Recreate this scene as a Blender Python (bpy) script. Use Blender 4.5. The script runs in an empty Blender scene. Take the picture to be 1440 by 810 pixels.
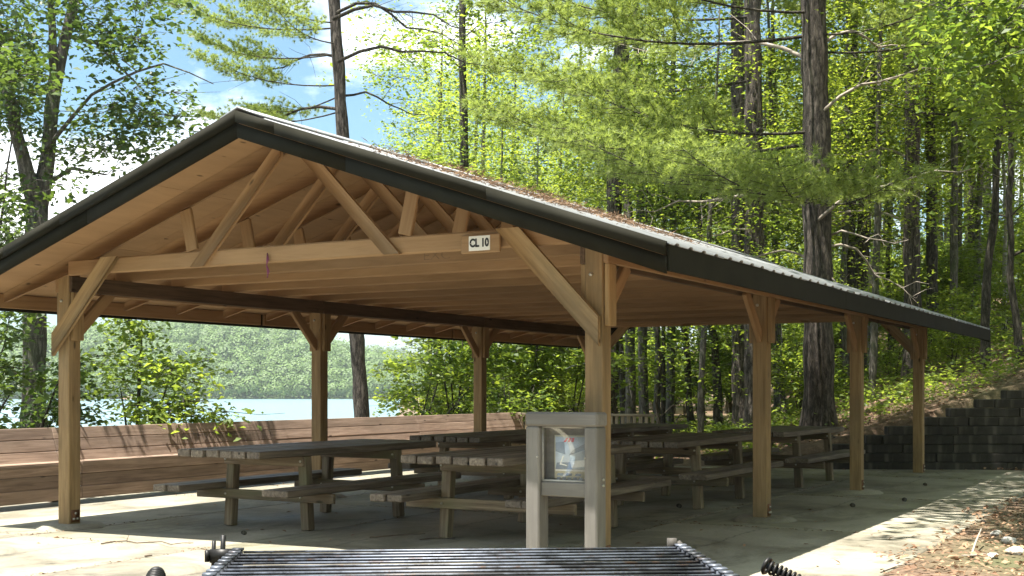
import bpy, bmesh, math, random
import numpy as np
from mathutils import Vector, Matrix
random.seed(7)
rng = np.random.default_rng(11)
R = math.radians
scene = bpy.context.scene
COL = scene.collection

# ------------------------------------------------------------------ camera, sky, sun, exposure
EYE = 1.2549
cam_d = bpy.data.cameras.new('camera')
cam = bpy.data.objects.new('camera', cam_d); COL.objects.link(cam)
cam.location = (0, 0, EYE); cam.rotation_euler = (R(90), 0, 0)
cam_d.sensor_width = 36; cam_d.lens = 1756.6/1440*36
cam_d.shift_y = (547.8-405)/1440
cam_d.clip_start = .05; cam_d.clip_end = 9000
scene.camera = cam

SUN_DIR = Vector((-.197, -.147, 1.0)).normalized()          # towards the sun
sun_d = bpy.data.lights.new('sun', 'SUN'); sun_d.energy = 5.0; sun_d.angle = R(.5); sun_d.color = (1, .955, .88)
sun = bpy.data.objects.new('sun', sun_d); COL.objects.link(sun)
sun.rotation_euler = (-SUN_DIR).to_track_quat('-Z', 'Y').to_euler(); sun.location = (0, 0, 60)

world = bpy.data.worlds.new('World'); scene.world = world; world.use_nodes = True
wn = world.node_tree.nodes; wl = world.node_tree.links; wn.clear()
w_out = wn.new('ShaderNodeOutputWorld'); w_bg = wn.new('ShaderNodeBackground'); w_bg.inputs[1].default_value = .062
sky = wn.new('ShaderNodeTexSky'); sky.sky_type = 'NISHITA'; sky.sun_disc = False
sky.sun_elevation = math.asin(SUN_DIR.z); sky.sun_rotation = math.atan2(SUN_DIR.x, SUN_DIR.y)
sky.air_density = 1.0; sky.dust_density = 1.2; sky.ozone_density = 1.5
# summer clouds: a noise layer over the clear sky
w_tc = wn.new('ShaderNodeTexCoord'); w_map = wn.new('ShaderNodeMapping')
w_map.inputs['Scale'].default_value = (1.0, 1.0, 2.1); w_map.inputs['Location'].default_value = (.35, .1, .05)
w_no = wn.new('ShaderNodeTexNoise'); w_no.inputs['Scale'].default_value = 3.6; w_no.inputs['Detail'].default_value = 8; w_no.inputs['Roughness'].default_value = .55
w_cr = wn.new('ShaderNodeValToRGB'); w_cr.color_ramp.elements[0].position = .50; w_cr.color_ramp.elements[1].position = .62
w_mx = wn.new('ShaderNodeMixRGB'); w_mx.inputs[2].default_value = (13.5, 13.6, 13.8, 1)
wl.new(w_tc.outputs['Generated'], w_map.inputs[0]); wl.new(w_map.outputs[0], w_no.inputs['Vector']); wl.new(w_no.outputs[0], w_cr.inputs[0])
wl.new(w_cr.outputs[0], w_mx.inputs[0]); w_tint = wn.new('ShaderNodeMixRGB'); w_tint.blend_type = 'MULTIPLY'; w_tint.inputs[0].default_value = 1; w_tint.inputs[2].default_value = (.86, 1.08, 1.06, 1); wl.new(sky.outputs[0], w_tint.inputs[1]); wl.new(w_tint.outputs[0], w_mx.inputs[1]); wl.new(w_mx.outputs[0], w_bg.inputs[0]); wl.new(w_bg.outputs[0], w_out.inputs[0])

scene.view_settings.view_transform = 'Standard'; scene.view_settings.look = 'None'
scene.view_settings.exposure = 1.72; scene.view_settings.gamma = 1.0
scene.render.engine = 'CYCLES'
cy = scene.cycles
cy.use_denoising = True; cy.max_bounces = 9; cy.diffuse_bounces = 5; cy.transmission_bounces = 6; cy.transparent_max_bounces = 8
cy.volume_bounces = 0; cy.sample_clamp_indirect = 6

# ------------------------------------------------------------------ the building's own frame: u across the gable, v along the ridge
YAW = .5114; X0, Y0 = -4.0372, 11.3943
cA, sA = math.cos(YAW), math.sin(YAW)
BW, BS = 5.3233, 3.66                                   # width between post rows, post spacing
UM = BW/2
def uv(u, v, z=0.0): return Vector((X0+u*cA+v*sA, Y0-u*sA+v*cA, z))
def to_uv(x, y): return ((x-X0)*cA-(y-Y0)*sA, (x-X0)*sA+(y-Y0)*cA)
FPX = 1756.6
def at(px, py, Y): return Vector(((px-720)/FPX*Y, Y, EYE+(547.8-py)/FPX*Y))    # a measured sight line, at its own distance

def sstep(x, a, b):
    t = np.clip((np.asarray(x, float)-a)/(b-a), 0, 1); return t*t*(3-2*t)

# ------------------------------------------------------------------ materials
def new_mat(name):
    m = bpy.data.materials.new(name); m.use_nodes = True
    nt = m.node_tree; nt.nodes.clear()
    out = nt.nodes.new('ShaderNodeOutputMaterial'); b = nt.nodes.new('ShaderNodeBsdfPrincipled')
    nt.links.new(b.outputs[0], out.inputs[0])
    return m, nt, b, out
def N(nt, t, **kw):
    n = nt.nodes.new(t)
    for k, v in kw.items():
        if k in n.inputs: n.inputs[k].default_value = v
        else: setattr(n, k, v)
    return n
def ramp(nt, stops):
    n = nt.nodes.new('ShaderNodeValToRGB'); e = n.color_ramp.elements
    while len(e) < len(stops): e.new(.5)
    for k, (p, c) in enumerate(stops): e[k].position = p; e[k].color = (*c, 1)
    return n
def coords(nt, scale=(1, 1, 1), per_object=True):
    tc = N(nt, 'ShaderNodeTexCoord'); mp = N(nt, 'ShaderNodeMapping'); mp.inputs['Scale'].default_value = scale
    if per_object:
        oi = N(nt, 'ShaderNodeObjectInfo'); mu = N(nt, 'ShaderNodeMath', operation='MULTIPLY'); mu.inputs[1].default_value = 37.0
        ad = N(nt, 'ShaderNodeVectorMath', operation='ADD')
        nt.links.new(oi.outputs['Random'], mu.inputs[0]); nt.links.new(tc.outputs['Object'], ad.inputs[0]); nt.links.new(mu.outputs[0], ad.inputs[1])
        nt.links.new(ad.outputs[0], mp.inputs[0])
    else: nt.links.new(tc.outputs['Object'], mp.inputs[0])
    return mp
def wood(name, dark, mid, light, rough=.75, grain=1.0, knots=True, bump=.35, stain=None, vary=(.74, 1.18), blot=.75):
    m, nt, b, _ = new_mat(name); L = nt.links.new
    mp = coords(nt, (.9, 16*grain, 16*grain))
    n1 = N(nt, 'ShaderNodeTexNoise', Scale=2.2, Detail=7, Roughness=.62); n1.inputs['Distortion'].default_value = .5
    L(mp.outputs[0], n1.inputs['Vector'])
    rp = ramp(nt, [(.28, dark), (.5, mid), (.74, light)]); L(n1.outputs[0], rp.inputs[0])
    mp2 = coords(nt, (.8, 2.5, 2.5)); n2 = N(nt, 'ShaderNodeTexNoise', Scale=1.6, Detail=4)
    L(mp2.outputs[0], n2.inputs['Vector'])
    mul = N(nt, 'ShaderNodeMixRGB', blend_type='MULTIPLY'); mul.inputs[0].default_value = blot
    r2 = ramp(nt, [(.3, (.62, .6, .58)), (.65, (1.12, 1.1, 1.06))]); L(n2.outputs[0], r2.inputs[0])
    L(rp.outputs[0], mul.inputs[1]); L(r2.outputs[0], mul.inputs[2]); last = mul.outputs[0]
    if knots:
        mp3 = coords(nt, (2.2, 7, 7)); vo = N(nt, 'ShaderNodeTexVoronoi', Scale=1.0); L(mp3.outputs[0], vo.inputs['Vector'])
        kr = ramp(nt, [(.05, (1, 1, 1)), (.11, (0, 0, 0))]); L(vo.outputs['Distance'], kr.inputs[0])
        mk = N(nt, 'ShaderNodeMixRGB'); L(kr.outputs[0], mk.inputs[0]); L(last, mk.inputs[1]); mk.inputs[2].default_value = (*[c*.35 for c in dark], 1); last = mk.outputs[0]
    if stain:
        mp4 = coords(nt, (1.1, 3, 3)); n4 = N(nt, 'ShaderNodeTexNoise', Scale=1.1, Detail=5, Roughness=.65); L(mp4.outputs[0], n4.inputs['Vector'])
        sr = ramp(nt, [(.5, (0, 0, 0)), (.68, (.8, .8, .8))]); L(n4.outputs[0], sr.inputs[0])
        ms = N(nt, 'ShaderNodeMixRGB'); L(sr.outputs[0], ms.inputs[0]); L(last, ms.inputs[1]); ms.inputs[2].default_value = (*stain, 1); last = ms.outputs[0]
    oi = N(nt, 'ShaderNodeObjectInfo'); hv = N(nt, 'ShaderNodeHueSaturation'); mr = N(nt, 'ShaderNodeMapRange'); mr.inputs[3].default_value, mr.inputs[4].default_value = vary
    L(oi.outputs['Random'], mr.inputs[0]); L(mr.outputs[0], hv.inputs['Value']); L(last, hv.inputs['Color']); L(hv.outputs[0], b.inputs['Base Color'])
    b.inputs['Roughness'].default_value = rough; b.inputs['Specular IOR Level'].default_value = .25
    bp = N(nt, 'ShaderNodeBump', Strength=bump, Distance=.004); L(n1.outputs[0], bp.inputs['Height']); L(bp.outputs[0], b.inputs['Normal'])
    return m
def plain(name, col, rough=.6, metal=0, var=.25, scale=9, bump=.0, spec=.4):
    m, nt, b, _ = new_mat(name); L = nt.links.new
    mp = coords(nt, (1, 1, 1)); n = N(nt, 'ShaderNodeTexNoise', Scale=scale, Detail=6, Roughness=.6); L(mp.outputs[0], n.inputs['Vector'])
    rp = ramp(nt, [(.3, [c*(1-var) for c in col]), (.7, [min(1, c*(1+var)) for c in col])]); L(n.outputs[0], rp.inputs[0]); L(rp.outputs[0], b.inputs['Base Color'])
    b.inputs['Roughness'].default_value = rough; b.inputs['Metallic'].default_value = metal; b.inputs['Specular IOR Level'].default_value = spec
    if bump:
        bp = N(nt, 'ShaderNodeBump', Strength=bump, Distance=.01); L(n.outputs[0], bp.inputs['Height']); L(bp.outputs[0], b.inputs['Normal'])
    return m
def leaf_mat(name, dark, light, trans=.45, tcol=None, rough=.45, nsc=.7, wi=1.0, wn=1.0):
    m, nt, b, out = new_mat(name); L = nt.links.new
    ge = N(nt, 'ShaderNodeNewGeometry'); oi = N(nt, 'ShaderNodeObjectInfo')
    tc = N(nt, 'ShaderNodeTexCoord'); n = N(nt, 'ShaderNodeTexNoise', Scale=nsc, Detail=2); L(tc.outputs['Object'], n.inputs['Vector'])
    wn_ = N(nt, 'ShaderNodeMath', operation='MULTIPLY'); wn_.inputs[1].default_value = wn; L(n.outputs[0], wn_.inputs[0])
    a = N(nt, 'ShaderNodeMath', operation='MULTIPLY_ADD'); a.inputs[1].default_value = wi; L(ge.outputs['Random Per Island'], a.inputs[0]); L(wn_.outputs[0], a.inputs[2])
    a2 = N(nt, 'ShaderNodeMath', operation='MULTIPLY_ADD'); a2.inputs[1].default_value = .45; L(oi.outputs['Random'], a2.inputs[0]); L(a.outputs[0], a2.inputs[2])
    d = N(nt, 'ShaderNodeMath', operation='MULTIPLY'); d.inputs[1].default_value = .5 if wi == 1 else .42; L(a2.outputs[0], d.inputs[0])
    rp = ramp(nt, [(.2, dark), (.85, light)]); L(d.outputs[0], rp.inputs[0])
    L(rp.outputs[0], b.inputs['Base Color']); b.inputs['Roughness'].default_value = rough; b.inputs['Specular IOR Level'].default_value = .35
    t = N(nt, 'ShaderNodeBsdfTranslucent'); mm = N(nt, 'ShaderNodeMixRGB', blend_type='MULTIPLY'); mm.inputs[0].default_value = 1
    mm.inputs[2].default_value = (*(tcol or (2.6, 2.3, 1.0)), 1); L(rp.outputs[0], mm.inputs[1]); L(mm.outputs[0], t.inputs[0])
    mx = N(nt, 'ShaderNodeMixShader'); mx.inputs[0].default_value = trans
    L(b.outputs[0], mx.inputs[1]); L(t.outputs[0], mx.inputs[2]); L(mx.outputs[0], out.inputs[0])
    return m
def bark_mat(name, dark, light, sc=(9, 9, 1.8), lichen=None):
    m, nt, b, _ = new_mat(name); L = nt.links.new
    mp = coords(nt, sc, False); vo = N(nt, 'ShaderNodeTexVoronoi', feature='DISTANCE_TO_EDGE', Scale=1.6); no = N(nt, 'ShaderNodeTexNoise', Scale=2.4, Detail=8, Roughness=.7)
    ad = N(nt, 'ShaderNodeVectorMath', operation='MULTIPLY_ADD'); ad.inputs[1].default_value = (1.5, 1.5, 1.5)
    L(mp.outputs[0], no.inputs['Vector']); L(no.outputs['Color'], ad.inputs[0]); L(mp.outputs[0], ad.inputs[2]); L(ad.outputs[0], vo.inputs['Vector'])
    mu = N(nt, 'ShaderNodeMath', operation='MULTIPLY_ADD'); mu.inputs[1].default_value = .55
    L(no.outputs[0], mu.inputs[0]); L(vo.outputs['Distance'], mu.inputs[2])
    rp = ramp(nt, [(.25, dark), (.62, light)]); L(mu.outputs[0], rp.inputs[0]); last = rp.outputs[0]
    if lichen:
        mp2 = coords(nt, (2.2, 2.2, 1.1), False); n2 = N(nt, 'ShaderNodeTexNoise', Scale=1.4, Detail=5); L(mp2.outputs[0], n2.inputs['Vector'])
        lr = ramp(nt, [(.5, (0, 0, 0)), (.68, (.75, .75, .75))]); L(n2.outputs[0], lr.inputs[0])
        mx = N(nt, 'ShaderNodeMixRGB'); L(lr.outputs[0], mx.inputs[0]); L(last, mx.inputs[1]); mx.inputs[2].default_value = (*lichen, 1); last = mx.outputs[0]
    L(last, b.inputs['Base Color']); b.inputs['Roughness'].default_value = .9; b.inputs['Specular IOR Level'].default_value = .15
    bp = N(nt, 'ShaderNodeBump', Strength=.9, Distance=.03); L(mu.outputs[0], bp.inputs['Height']); L(bp.outputs[0], b.inputs['Normal'])
    return m

M = {}
M['tan'] = wood('tan_stained_lumber', (.255, .158, .08), (.32, .20, .104), (.365, .235, .126), grain=.7, vary=(.9, 1.1), blot=.35, bump=.15)
M['chord'] = wood('tan_chord_lumber', (.262, .163, .083), (.325, .204, .107), (.365, .235, .127), grain=.5, vary=(.82, 1.16), blot=.25, knots=False, bump=.1)
M['post'] = wood('tan_stained_post', (.205, .132, .064), (.312, .21, .106), (.39, .272, .145), stain=(.20, .145, .078), blot=.6, vary=(.86, 1.12))
M['ply'] = wood('tan_plywood', (.345, .222, .12), (.385, .25, .138), (.415, .272, .152), grain=.3, knots=True, bump=.06, blot=.3, vary=(.92, 1.08))
M['beam'] = wood('shaded_beam', (.06, .04, .026), (.11, .073, .046), (.16, .11, .07))  # beam lumber darkened: shade on the inner faces is put into the colour
M['table'] = wood('weathered_table_lumber', (.085, .065, .045), (.20, .155, .105), (.33, .265, .18), grain=1.1, stain=(.16, .16, .09), rough=.7)
M['tabletop'] = wood('weathered_grey_tabletop', (.07, .056, .044), (.16, .132, .105), (.28, .235, .185), grain=1.2, rough=.55, bump=.5)
M['redwood'] = wood('reddish_bench_plank', (.135, .092, .068), (.245, .175, .132), (.35, .26, .205), grain=.9, stain=(.20, .145, .108))
M['slat'] = wood('pale_slat', (.25, .2, .13), (.4, .34, .23), (.5, .44, .31))
M['fascia'] = plain('dark_green_metal_trim', (.020, .019, .013), .75, 0, .18, 5, 0, .08)
M['roof'] = plain('grey_roof_metal', (.28, .285, .29), .5, .2, .2, 3)
M['boxpaint'] = wood('grey_brown_paint', (.16, .15, .136), (.20, .188, .172), (.24, .228, .21), grain=.7, knots=False, bump=.3, stain=(.145, .135, .12))
M['steel'] = plain('worn_grey_steel', (.13, .14, .165), .45, .7, .6, 22, .1)
M['black'] = plain('black_steel', (.022, .021, .02), .45, .5, .4, 20, .1)
M['iron'] = plain('dull_iron', (.07, .062, .053), .7, .1, .4, 40)
M['rust'] = plain('rusty_steel', (.16, .075, .035), .7, .3, .5, 30)
M['bolt'] = plain('zinc_bolt', (.5, .48, .42), .4, .7)
M['white'] = plain('white_sign_plate', (.80, .79, .74), .5, 0, .04, 3)
M['ink'] = plain('black_ink', (.012, .012, .012), .5, 0, 0)
M['scribble'] = plain('faint_scribble', (.19, .12, .066), .8, 0, .3, 30)
M['red'] = plain('red_print', (.65, .06, .09), .5, 0, .1)
M['poster'] = plain('sheen_blue_poster', (.56, .63, .70), .4, 0, .15, 14)  # blue lightened to paint in the white-blue sheen of the pane
M['posterdark'] = plain('dark_poster_print', (.24, .28, .33), .4, 0, .15, 14)
M['cream'] = plain('cream_print', (.62, .58, .42), .5, 0, .1)
M['ribbon'] = plain('purple_ribbon', (.17, .04, .095), .5, 0, .3)
M['stone'] = plain('pale_stone', (.42, .40, .36), .85, 0, .3, 8, .4)
M['twig'] = plain('bare_twig', (.13, .095, .065), .85, 0, .4, 20)
M['deadwood'] = plain('pale_dead_wood', (.33, .28, .23), .85, 0, .35, 14)
M['needle_litter'] = leaf_mat('brown_needle_litter', (.10, .055, .03), (.29, .185, .105), .1, (1, 1, 1), .8)
M['leaf_litter'] = leaf_mat('dry_leaf_litter', (.10, .05, .03), (.40, .25, .15), .1, (1, 1, 1), .8)
M['leaf'] = leaf_mat('broad_leaf', (.028, .062, .015), (.15, .215, .05), .5, (3.0, 2.6, 1.2))
M['leaf_bright'] = leaf_mat('bright_broad_leaf', (.045, .09, .02), (.185, .25, .055), .52, (2.8, 2.4, 1.0))
M['leaf_dark'] = leaf_mat('dark_broad_leaf', (.02, .046, .014), (.085, .13, .034), .42, (2.1, 2.0, 1.0))
M['needles'] = leaf_mat('pine_needles', (.125, .175, .045), (.26, .32, .115), .47, (2.1, 2.0, 1.1), .5)
M['needles_dark'] = leaf_mat('dark_pine_needles', (.045, .07, .028), (.12, .16, .06), .4, (2.0, 1.9, 1.1), .5)
M['far_leaf'] = leaf_mat('far_wood_foliage', (.016, .044, .014), (.125, .195, .042), .15, (1.7, 1.7, 1.0), .6, .11, .12, 2.1)
M['bark_pine'] = bark_mat('pine_bark', (.03, .026, .022), (.19, .16, .135), (8, 8, 1.7))
M['bark_grey'] = bark_mat('grey_bark', (.06, .055, .046), (.24, .22, .185), (11, 11, 2.2), (.10, .12, .06))
M['bark_dark'] = bark_mat('dark_bark', (.03, .027, .021), (.13, .115, .092), (10, 10, 2.5))
M['bark_pale'] = bark_mat('pale_bark', (.25, .24, .21), (.55, .53, .48), (5, 5, 8))

def sooty(name, base, rust, soot):
    m, nt, b, _ = new_mat(name); L = nt.links.new; mp = coords(nt, (1, 1, 1), False); n1 = N(nt, 'ShaderNodeTexNoise', Scale=7, Detail=7, Roughness=.7); n2 = N(nt, 'ShaderNodeTexNoise', Scale=26, Detail=5, Roughness=.7)
    ob = N(nt, 'ShaderNodeObjectInfo'); ad = N(nt, 'ShaderNodeVectorMath', operation='ADD'); L(mp.outputs[0], ad.inputs[0]); L(ob.outputs['Location'], ad.inputs[1])
    L(ad.outputs[0], n1.inputs['Vector']); L(ad.outputs[0], n2.inputs['Vector'])
    r1 = ramp(nt, [(.42, soot), (.56, base)]); L(n1.outputs[0], r1.inputs[0]); r2 = ramp(nt, [(.56, (0, 0, 0)), (.7, (.8, .8, .8))]); L(n2.outputs[0], r2.inputs[0])
    mx = N(nt, 'ShaderNodeMixRGB'); L(r2.outputs[0], mx.inputs[0]); L(r1.outputs[0], mx.inputs[1]); mx.inputs[2].default_value = (*rust, 1); L(mx.outputs[0], b.inputs['Base Color'])
    b.inputs['Metallic'].default_value = .55; b.inputs['Roughness'].default_value = .48; return m
M['steel'] = sooty('sooty_grill_steel', (.16, .175, .21), (.10, .055, .032), (.035, .036, .04))
# glass
m, nt, b, out = new_mat('clear_pane'); M['glass'] = m
tr = N(nt, 'ShaderNodeBsdfTransparent'); gl = N(nt, 'ShaderNodeBsdfGlossy', Roughness=.08); mx = N(nt, 'ShaderNodeMixShader'); fr = N(nt, 'ShaderNodeFresnel', IOR=1.5)
ma = N(nt, 'ShaderNodeMath', operation='MULTIPLY'); ma.inputs[1].default_value = .45; nt.links.new(fr.outputs[0], ma.inputs[0]); nt.links.new(ma.outputs[0], mx.inputs[0])
nt.links.new(tr.outputs[0], mx.inputs[1]); nt.links.new(gl.outputs[0], mx.inputs[2]); nt.links.new(mx.outputs[0], out.inputs[0])
# concrete
m, nt, b, _ = new_mat('old_concrete'); M['concrete'] = m; L = nt.links.new
mp = coords(nt, (1, 1, 1), False); n1 = N(nt, 'ShaderNodeTexNoise', Scale=.75, Detail=8, Roughness=.66); n2 = N(nt, 'ShaderNodeTexNoise', Scale=38, Detail=4, Roughness=.7); n3 = N(nt, 'ShaderNodeTexNoise', Scale=.33, Detail=6, Roughness=.6)
for q in (n1, n2, n3): L(mp.outputs[0], q.inputs['Vector'])
rp = ramp(nt, [(.3, (.13, .117, .086)), (.48, (.25, .227, .172)), (.66, (.34, .312, .243))]); L(n1.outputs[0], rp.inputs[0])
gr = ramp(nt, [(.53, (0, 0, 0)), (.70, (.6, .6, .6))]); L(n3.outputs[0], gr.inputs[0])
mg = N(nt, 'ShaderNodeMixRGB'); L(gr.outputs[0], mg.inputs[0]); L(rp.outputs[0], mg.inputs[1]); mg.inputs[2].default_value = (.17, .17, .085, 1)
sp = ramp(nt, [(.3, (.72, .72, .72)), (.55, (1, 1, 1))]); L(n2.outputs[0], sp.inputs[0])
mu = N(nt, 'ShaderNodeMixRGB', blend_type='MULTIPLY'); mu.inputs[0].default_value = .7; L(mg.outputs[0], mu.inputs[1]); L(sp.outputs[0], mu.inputs[2])
vo = N(nt, 'ShaderNodeTexVoronoi', feature='DISTANCE_TO_EDGE', Scale=.21); wv = N(nt, 'ShaderNodeVectorMath', operation='MULTIPLY_ADD'); wv.inputs[1].default_value = (.55, .55, .55)
L(n1.outputs['Color'], wv.inputs[0]); L(mp.outputs[0], wv.inputs[2]); L(wv.outputs[0], vo.inputs['Vector'])
vr = ramp(nt, [(.0, (.42, .40, .37)), (.004, (1, 1, 1))]); L(vo.outputs['Distance'], vr.inputs[0])
n5 = N(nt, 'ShaderNodeTexNoise', Scale=.9, Detail=9, Roughness=.72); n5.inputs['Distortion'].default_value = 1.2; mp5 = coords(nt, (1, .55, 1), False); mp5.inputs['Location'].default_value = (7, 3, 0); L(mp5.outputs[0], n5.inputs['Vector'])
s5 = ramp(nt, [(.50, (1, 1, 1)), (.62, (.52, .5, .46))]); L(n5.outputs[0], s5.inputs[0]); m5 = N(nt, 'ShaderNodeMixRGB', blend_type='MULTIPLY'); m5.inputs[0].default_value = .8; L(mu.outputs[0], m5.inputs[1]); L(s5.outputs[0], m5.inputs[2])
mc = N(nt, 'ShaderNodeMixRGB', blend_type='MULTIPLY'); mc.inputs[0].default_value = .8; L(m5.outputs[0], mc.inputs[1]); L(vr.outputs[0], mc.inputs[2]); L(mc.outputs[0], b.inputs['Base Color'])
rr = ramp(nt, [(.35, (.5, .5, .5)), (.6, (.9, .9, .9))]); L(n1.outputs[0], rr.inputs[0]); L(rr.outputs[0], b.inputs['Roughness'])
bp = N(nt, 'ShaderNodeBump', Strength=.35, Distance=.006); L(n2.outputs[0], bp.inputs['Height']); L(bp.outputs[0], b.inputs['Normal'])
# forest floor
m, nt, b, _ = new_mat('forest_floor'); M['floor'] = m; L = nt.links.new
mp = coords(nt, (1, 1, 1), False); n1 = N(nt, 'ShaderNodeTexNoise', Scale=.35, Detail=5); n2 = N(nt, 'ShaderNodeTexNoise', Scale=9, Detail=8, Roughness=.75); L(mp.outputs[0], n1.inputs['Vector']); L(mp.outputs[0], n2.inputs['Vector'])
r1 = ramp(nt, [(.3, (.055, .036, .022)), (.5, (.15, .095, .06)), (.72, (.29, .20, .135))]); L(n2.outputs[0], r1.inputs[0])
gr = ramp(nt, [(.5, (0, 0, 0)), (.66, (.6, .6, .6))]); L(n1.outputs[0], gr.inputs[0]); mg = N(nt, 'ShaderNodeMixRGB'); L(gr.outputs[0], mg.inputs[0]); L(r1.outputs[0], mg.inputs[1]); mg.inputs[2].default_value = (.05, .085, .02, 1)
L(mg.outputs[0], b.inputs['Base Color']); b.inputs['Roughness'].default_value = .95
bp = N(nt, 'ShaderNodeBump', Strength=.8, Distance=.04); L(n2.outputs[0], bp.inputs['Height']); L(bp.outputs[0], b.inputs['Normal'])
# lake
m, nt, b, _ = new_mat('lake_water'); M['water'] = m; L = nt.links.new
b.inputs['Base Color'].default_value = (.15, .23, .24, 1); b.inputs['Roughness'].default_value = .3; b.inputs['IOR'].default_value = 1.33
mp = coords(nt, (.35, 1.3, 1), False); n1 = N(nt, 'ShaderNodeTexNoise', Scale=.6, Detail=6, Roughness=.6); L(mp.outputs[0], n1.inputs['Vector'])
bp = N(nt, 'ShaderNodeBump', Strength=.45, Distance=.5); L(n1.outputs[0], bp.inputs['Height']); L(bp.outputs[0], b.inputs['Normal'])
# wall block
m, nt, b, _ = new_mat('dark_wall_block'); M['block'] = m; L = nt.links.new
mp = coords(nt, (1, 1, 1)); n1 = N(nt, 'ShaderNodeTexNoise', Scale=3, Detail=7, Roughness=.7); L(mp.outputs[0], n1.inputs['Vector'])
mpw = coords(nt, (4.0, 4.0, .9), False); n2 = N(nt, 'ShaderNodeTexNoise', Scale=1.2, Detail=4); L(mpw.outputs[0], n2.inputs['Vector'])
r1 = ramp(nt, [(.3, (.020, .017, .014)), (.7, (.058, .05, .042))]); L(n1.outputs[0], r1.inputs[0])
r2 = ramp(nt, [(.58, (0, 0, 0)), (.76, (.6, .6, .6))]); L(n2.outputs[0], r2.inputs[0]); mg = N(nt, 'ShaderNodeMixRGB'); L(r2.outputs[0], mg.inputs[0]); L(r1.outputs[0], mg.inputs[1]); mg.inputs[2].default_value = (.20, .175, .15, 1)
L(mg.outputs[0], b.inputs['Base Color']); b.inputs['Roughness'].default_value = .9
bp = N(nt, 'ShaderNodeBump', Strength=.8, Distance=.02); L(n1.outputs[0], bp.inputs['Height']); L(bp.outputs[0], b.inputs['Normal'])

# ------------------------------------------------------------------ object helpers
def tag(o, label=None, cat=None, group=None, kind=None):
    for k, v in (('label', label), ('category', cat), ('group', group), ('kind', kind)):
        if v: o[k] = v
    return o
def empty(name, loc=(0, 0, 0), rz=0, **kw):
    o = bpy.data.objects.new(name, None); COL.objects.link(o); o.location = loc; o.rotation_euler = (0, 0, rz); o.empty_display_size = .2
    return tag(o, **kw)
def link(name, me, mat, parent=None, mw=None):
    if mat and not me.materials: me.materials.append(mat)
    o = bpy.data.objects.new(name, me); COL.objects.link(o)
    if parent: o.parent = parent
    if mw is not None: o.matrix_local = mw
    return o
class MB:
    """collects vertices and faces; build() links them as one mesh object"""
    def __init__(s): s.v = []; s.q = []; s.t = []; s.n = 0
    def add(s, v, q=None, t=None):
        v = np.asarray(v, float).reshape(-1, 3); s.v.append(v)
        if q is not None and len(q): s.q.append(np.asarray(q, int).reshape(-1, 4)+s.n)
        if t is not None and len(t): s.t.append(np.asarray(t, int).reshape(-1, 3)+s.n)
        s.n += len(v)
    def box(s, a, b):
        (x0, y0, z0), (x1, y1, z1) = a, b
        s.add([(x0, y0, z0), (x1, y0, z0), (x1, y1, z0), (x0, y1, z0), (x0, y0, z1), (x1, y0, z1), (x1, y1, z1), (x0, y1, z1)],
              [(0, 3, 2, 1), (4, 5, 6, 7), (0, 1, 5, 4), (1, 2, 6, 5), (2, 3, 7, 6), (3, 0, 4, 7)])
    def tube(s, P, r, sides=6, cap=True):
        P = np.asarray(P, float); n = len(P); r = np.broadcast_to(np.asarray(r, float), (n,))
        T = np.gradient(P, axis=0); T /= np.linalg.norm(T, axis=1, keepdims=True)+1e-9
        a = np.array([1., 0, 0]) if abs(T[0, 0]) < .8 else np.array([0, 1., 0])
        A = np.empty_like(P)
        for i in range(n):
            a = a-T[i]*a.dot(T[i]); a /= np.linalg.norm(a)+1e-9; A[i] = a
        B = np.cross(T, A); th = np.arange(sides)*2*math.pi/sides
        V = P[:, None]+r[:, None, None]*(A[:, None]*np.cos(th)[None, :, None]+B[:, None]*np.sin(th)[None, :, None])
        i = np.arange(n-1)[:, None]*sides; j = np.arange(sides)[None]; k = (j+1) % sides
        q = np.stack([i+j, i+k, i+sides+k, i+sides+j], -1).reshape(-1, 4)
        t = []
        if cap and sides >= 3:
            for b0, rev in ((0, 1), ((n-1)*sides, 0)):
                for c in range(1, sides-1): t.append((b0, b0+c+1, b0+c) if rev else (b0, b0+c, b0+c+1))
        s.add(V.reshape(-1, 3), q, t)
    def mesh(s, name, smooth=False):
        me = bpy.data.meshes.new(name); V = np.concatenate(s.v); 
        q = np.concatenate(s.q) if s.q else np.zeros((0, 4), int); t = np.concatenate(s.t) if s.t else np.zeros((0, 3), int)
        me.vertices.add(len(V)); me.vertices.foreach_set('co', V.astype(np.float32).ravel())
        nl = q.size+t.size; me.loops.add(nl); me.loops.foreach_set('vertex_index', np.concatenate([q.ravel(), t.ravel()]).astype(np.int32))
        me.polygons.add(len(q)+len(t))
        st = np.concatenate([np.arange(len(q))*4, q.size+np.arange(len(t))*3]).astype(np.int32)
        me.polygons.foreach_set('loop_start', st)
        if smooth: me.polygons.foreach_set('use_smooth', np.ones(len(q)+len(t), bool))
        me.update(calc_edges=True); return me
    def build(s, name, mat, parent=None, smooth=False, mw=None): return link(name, s.mesh(name, smooth), mat, parent, mw)

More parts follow.
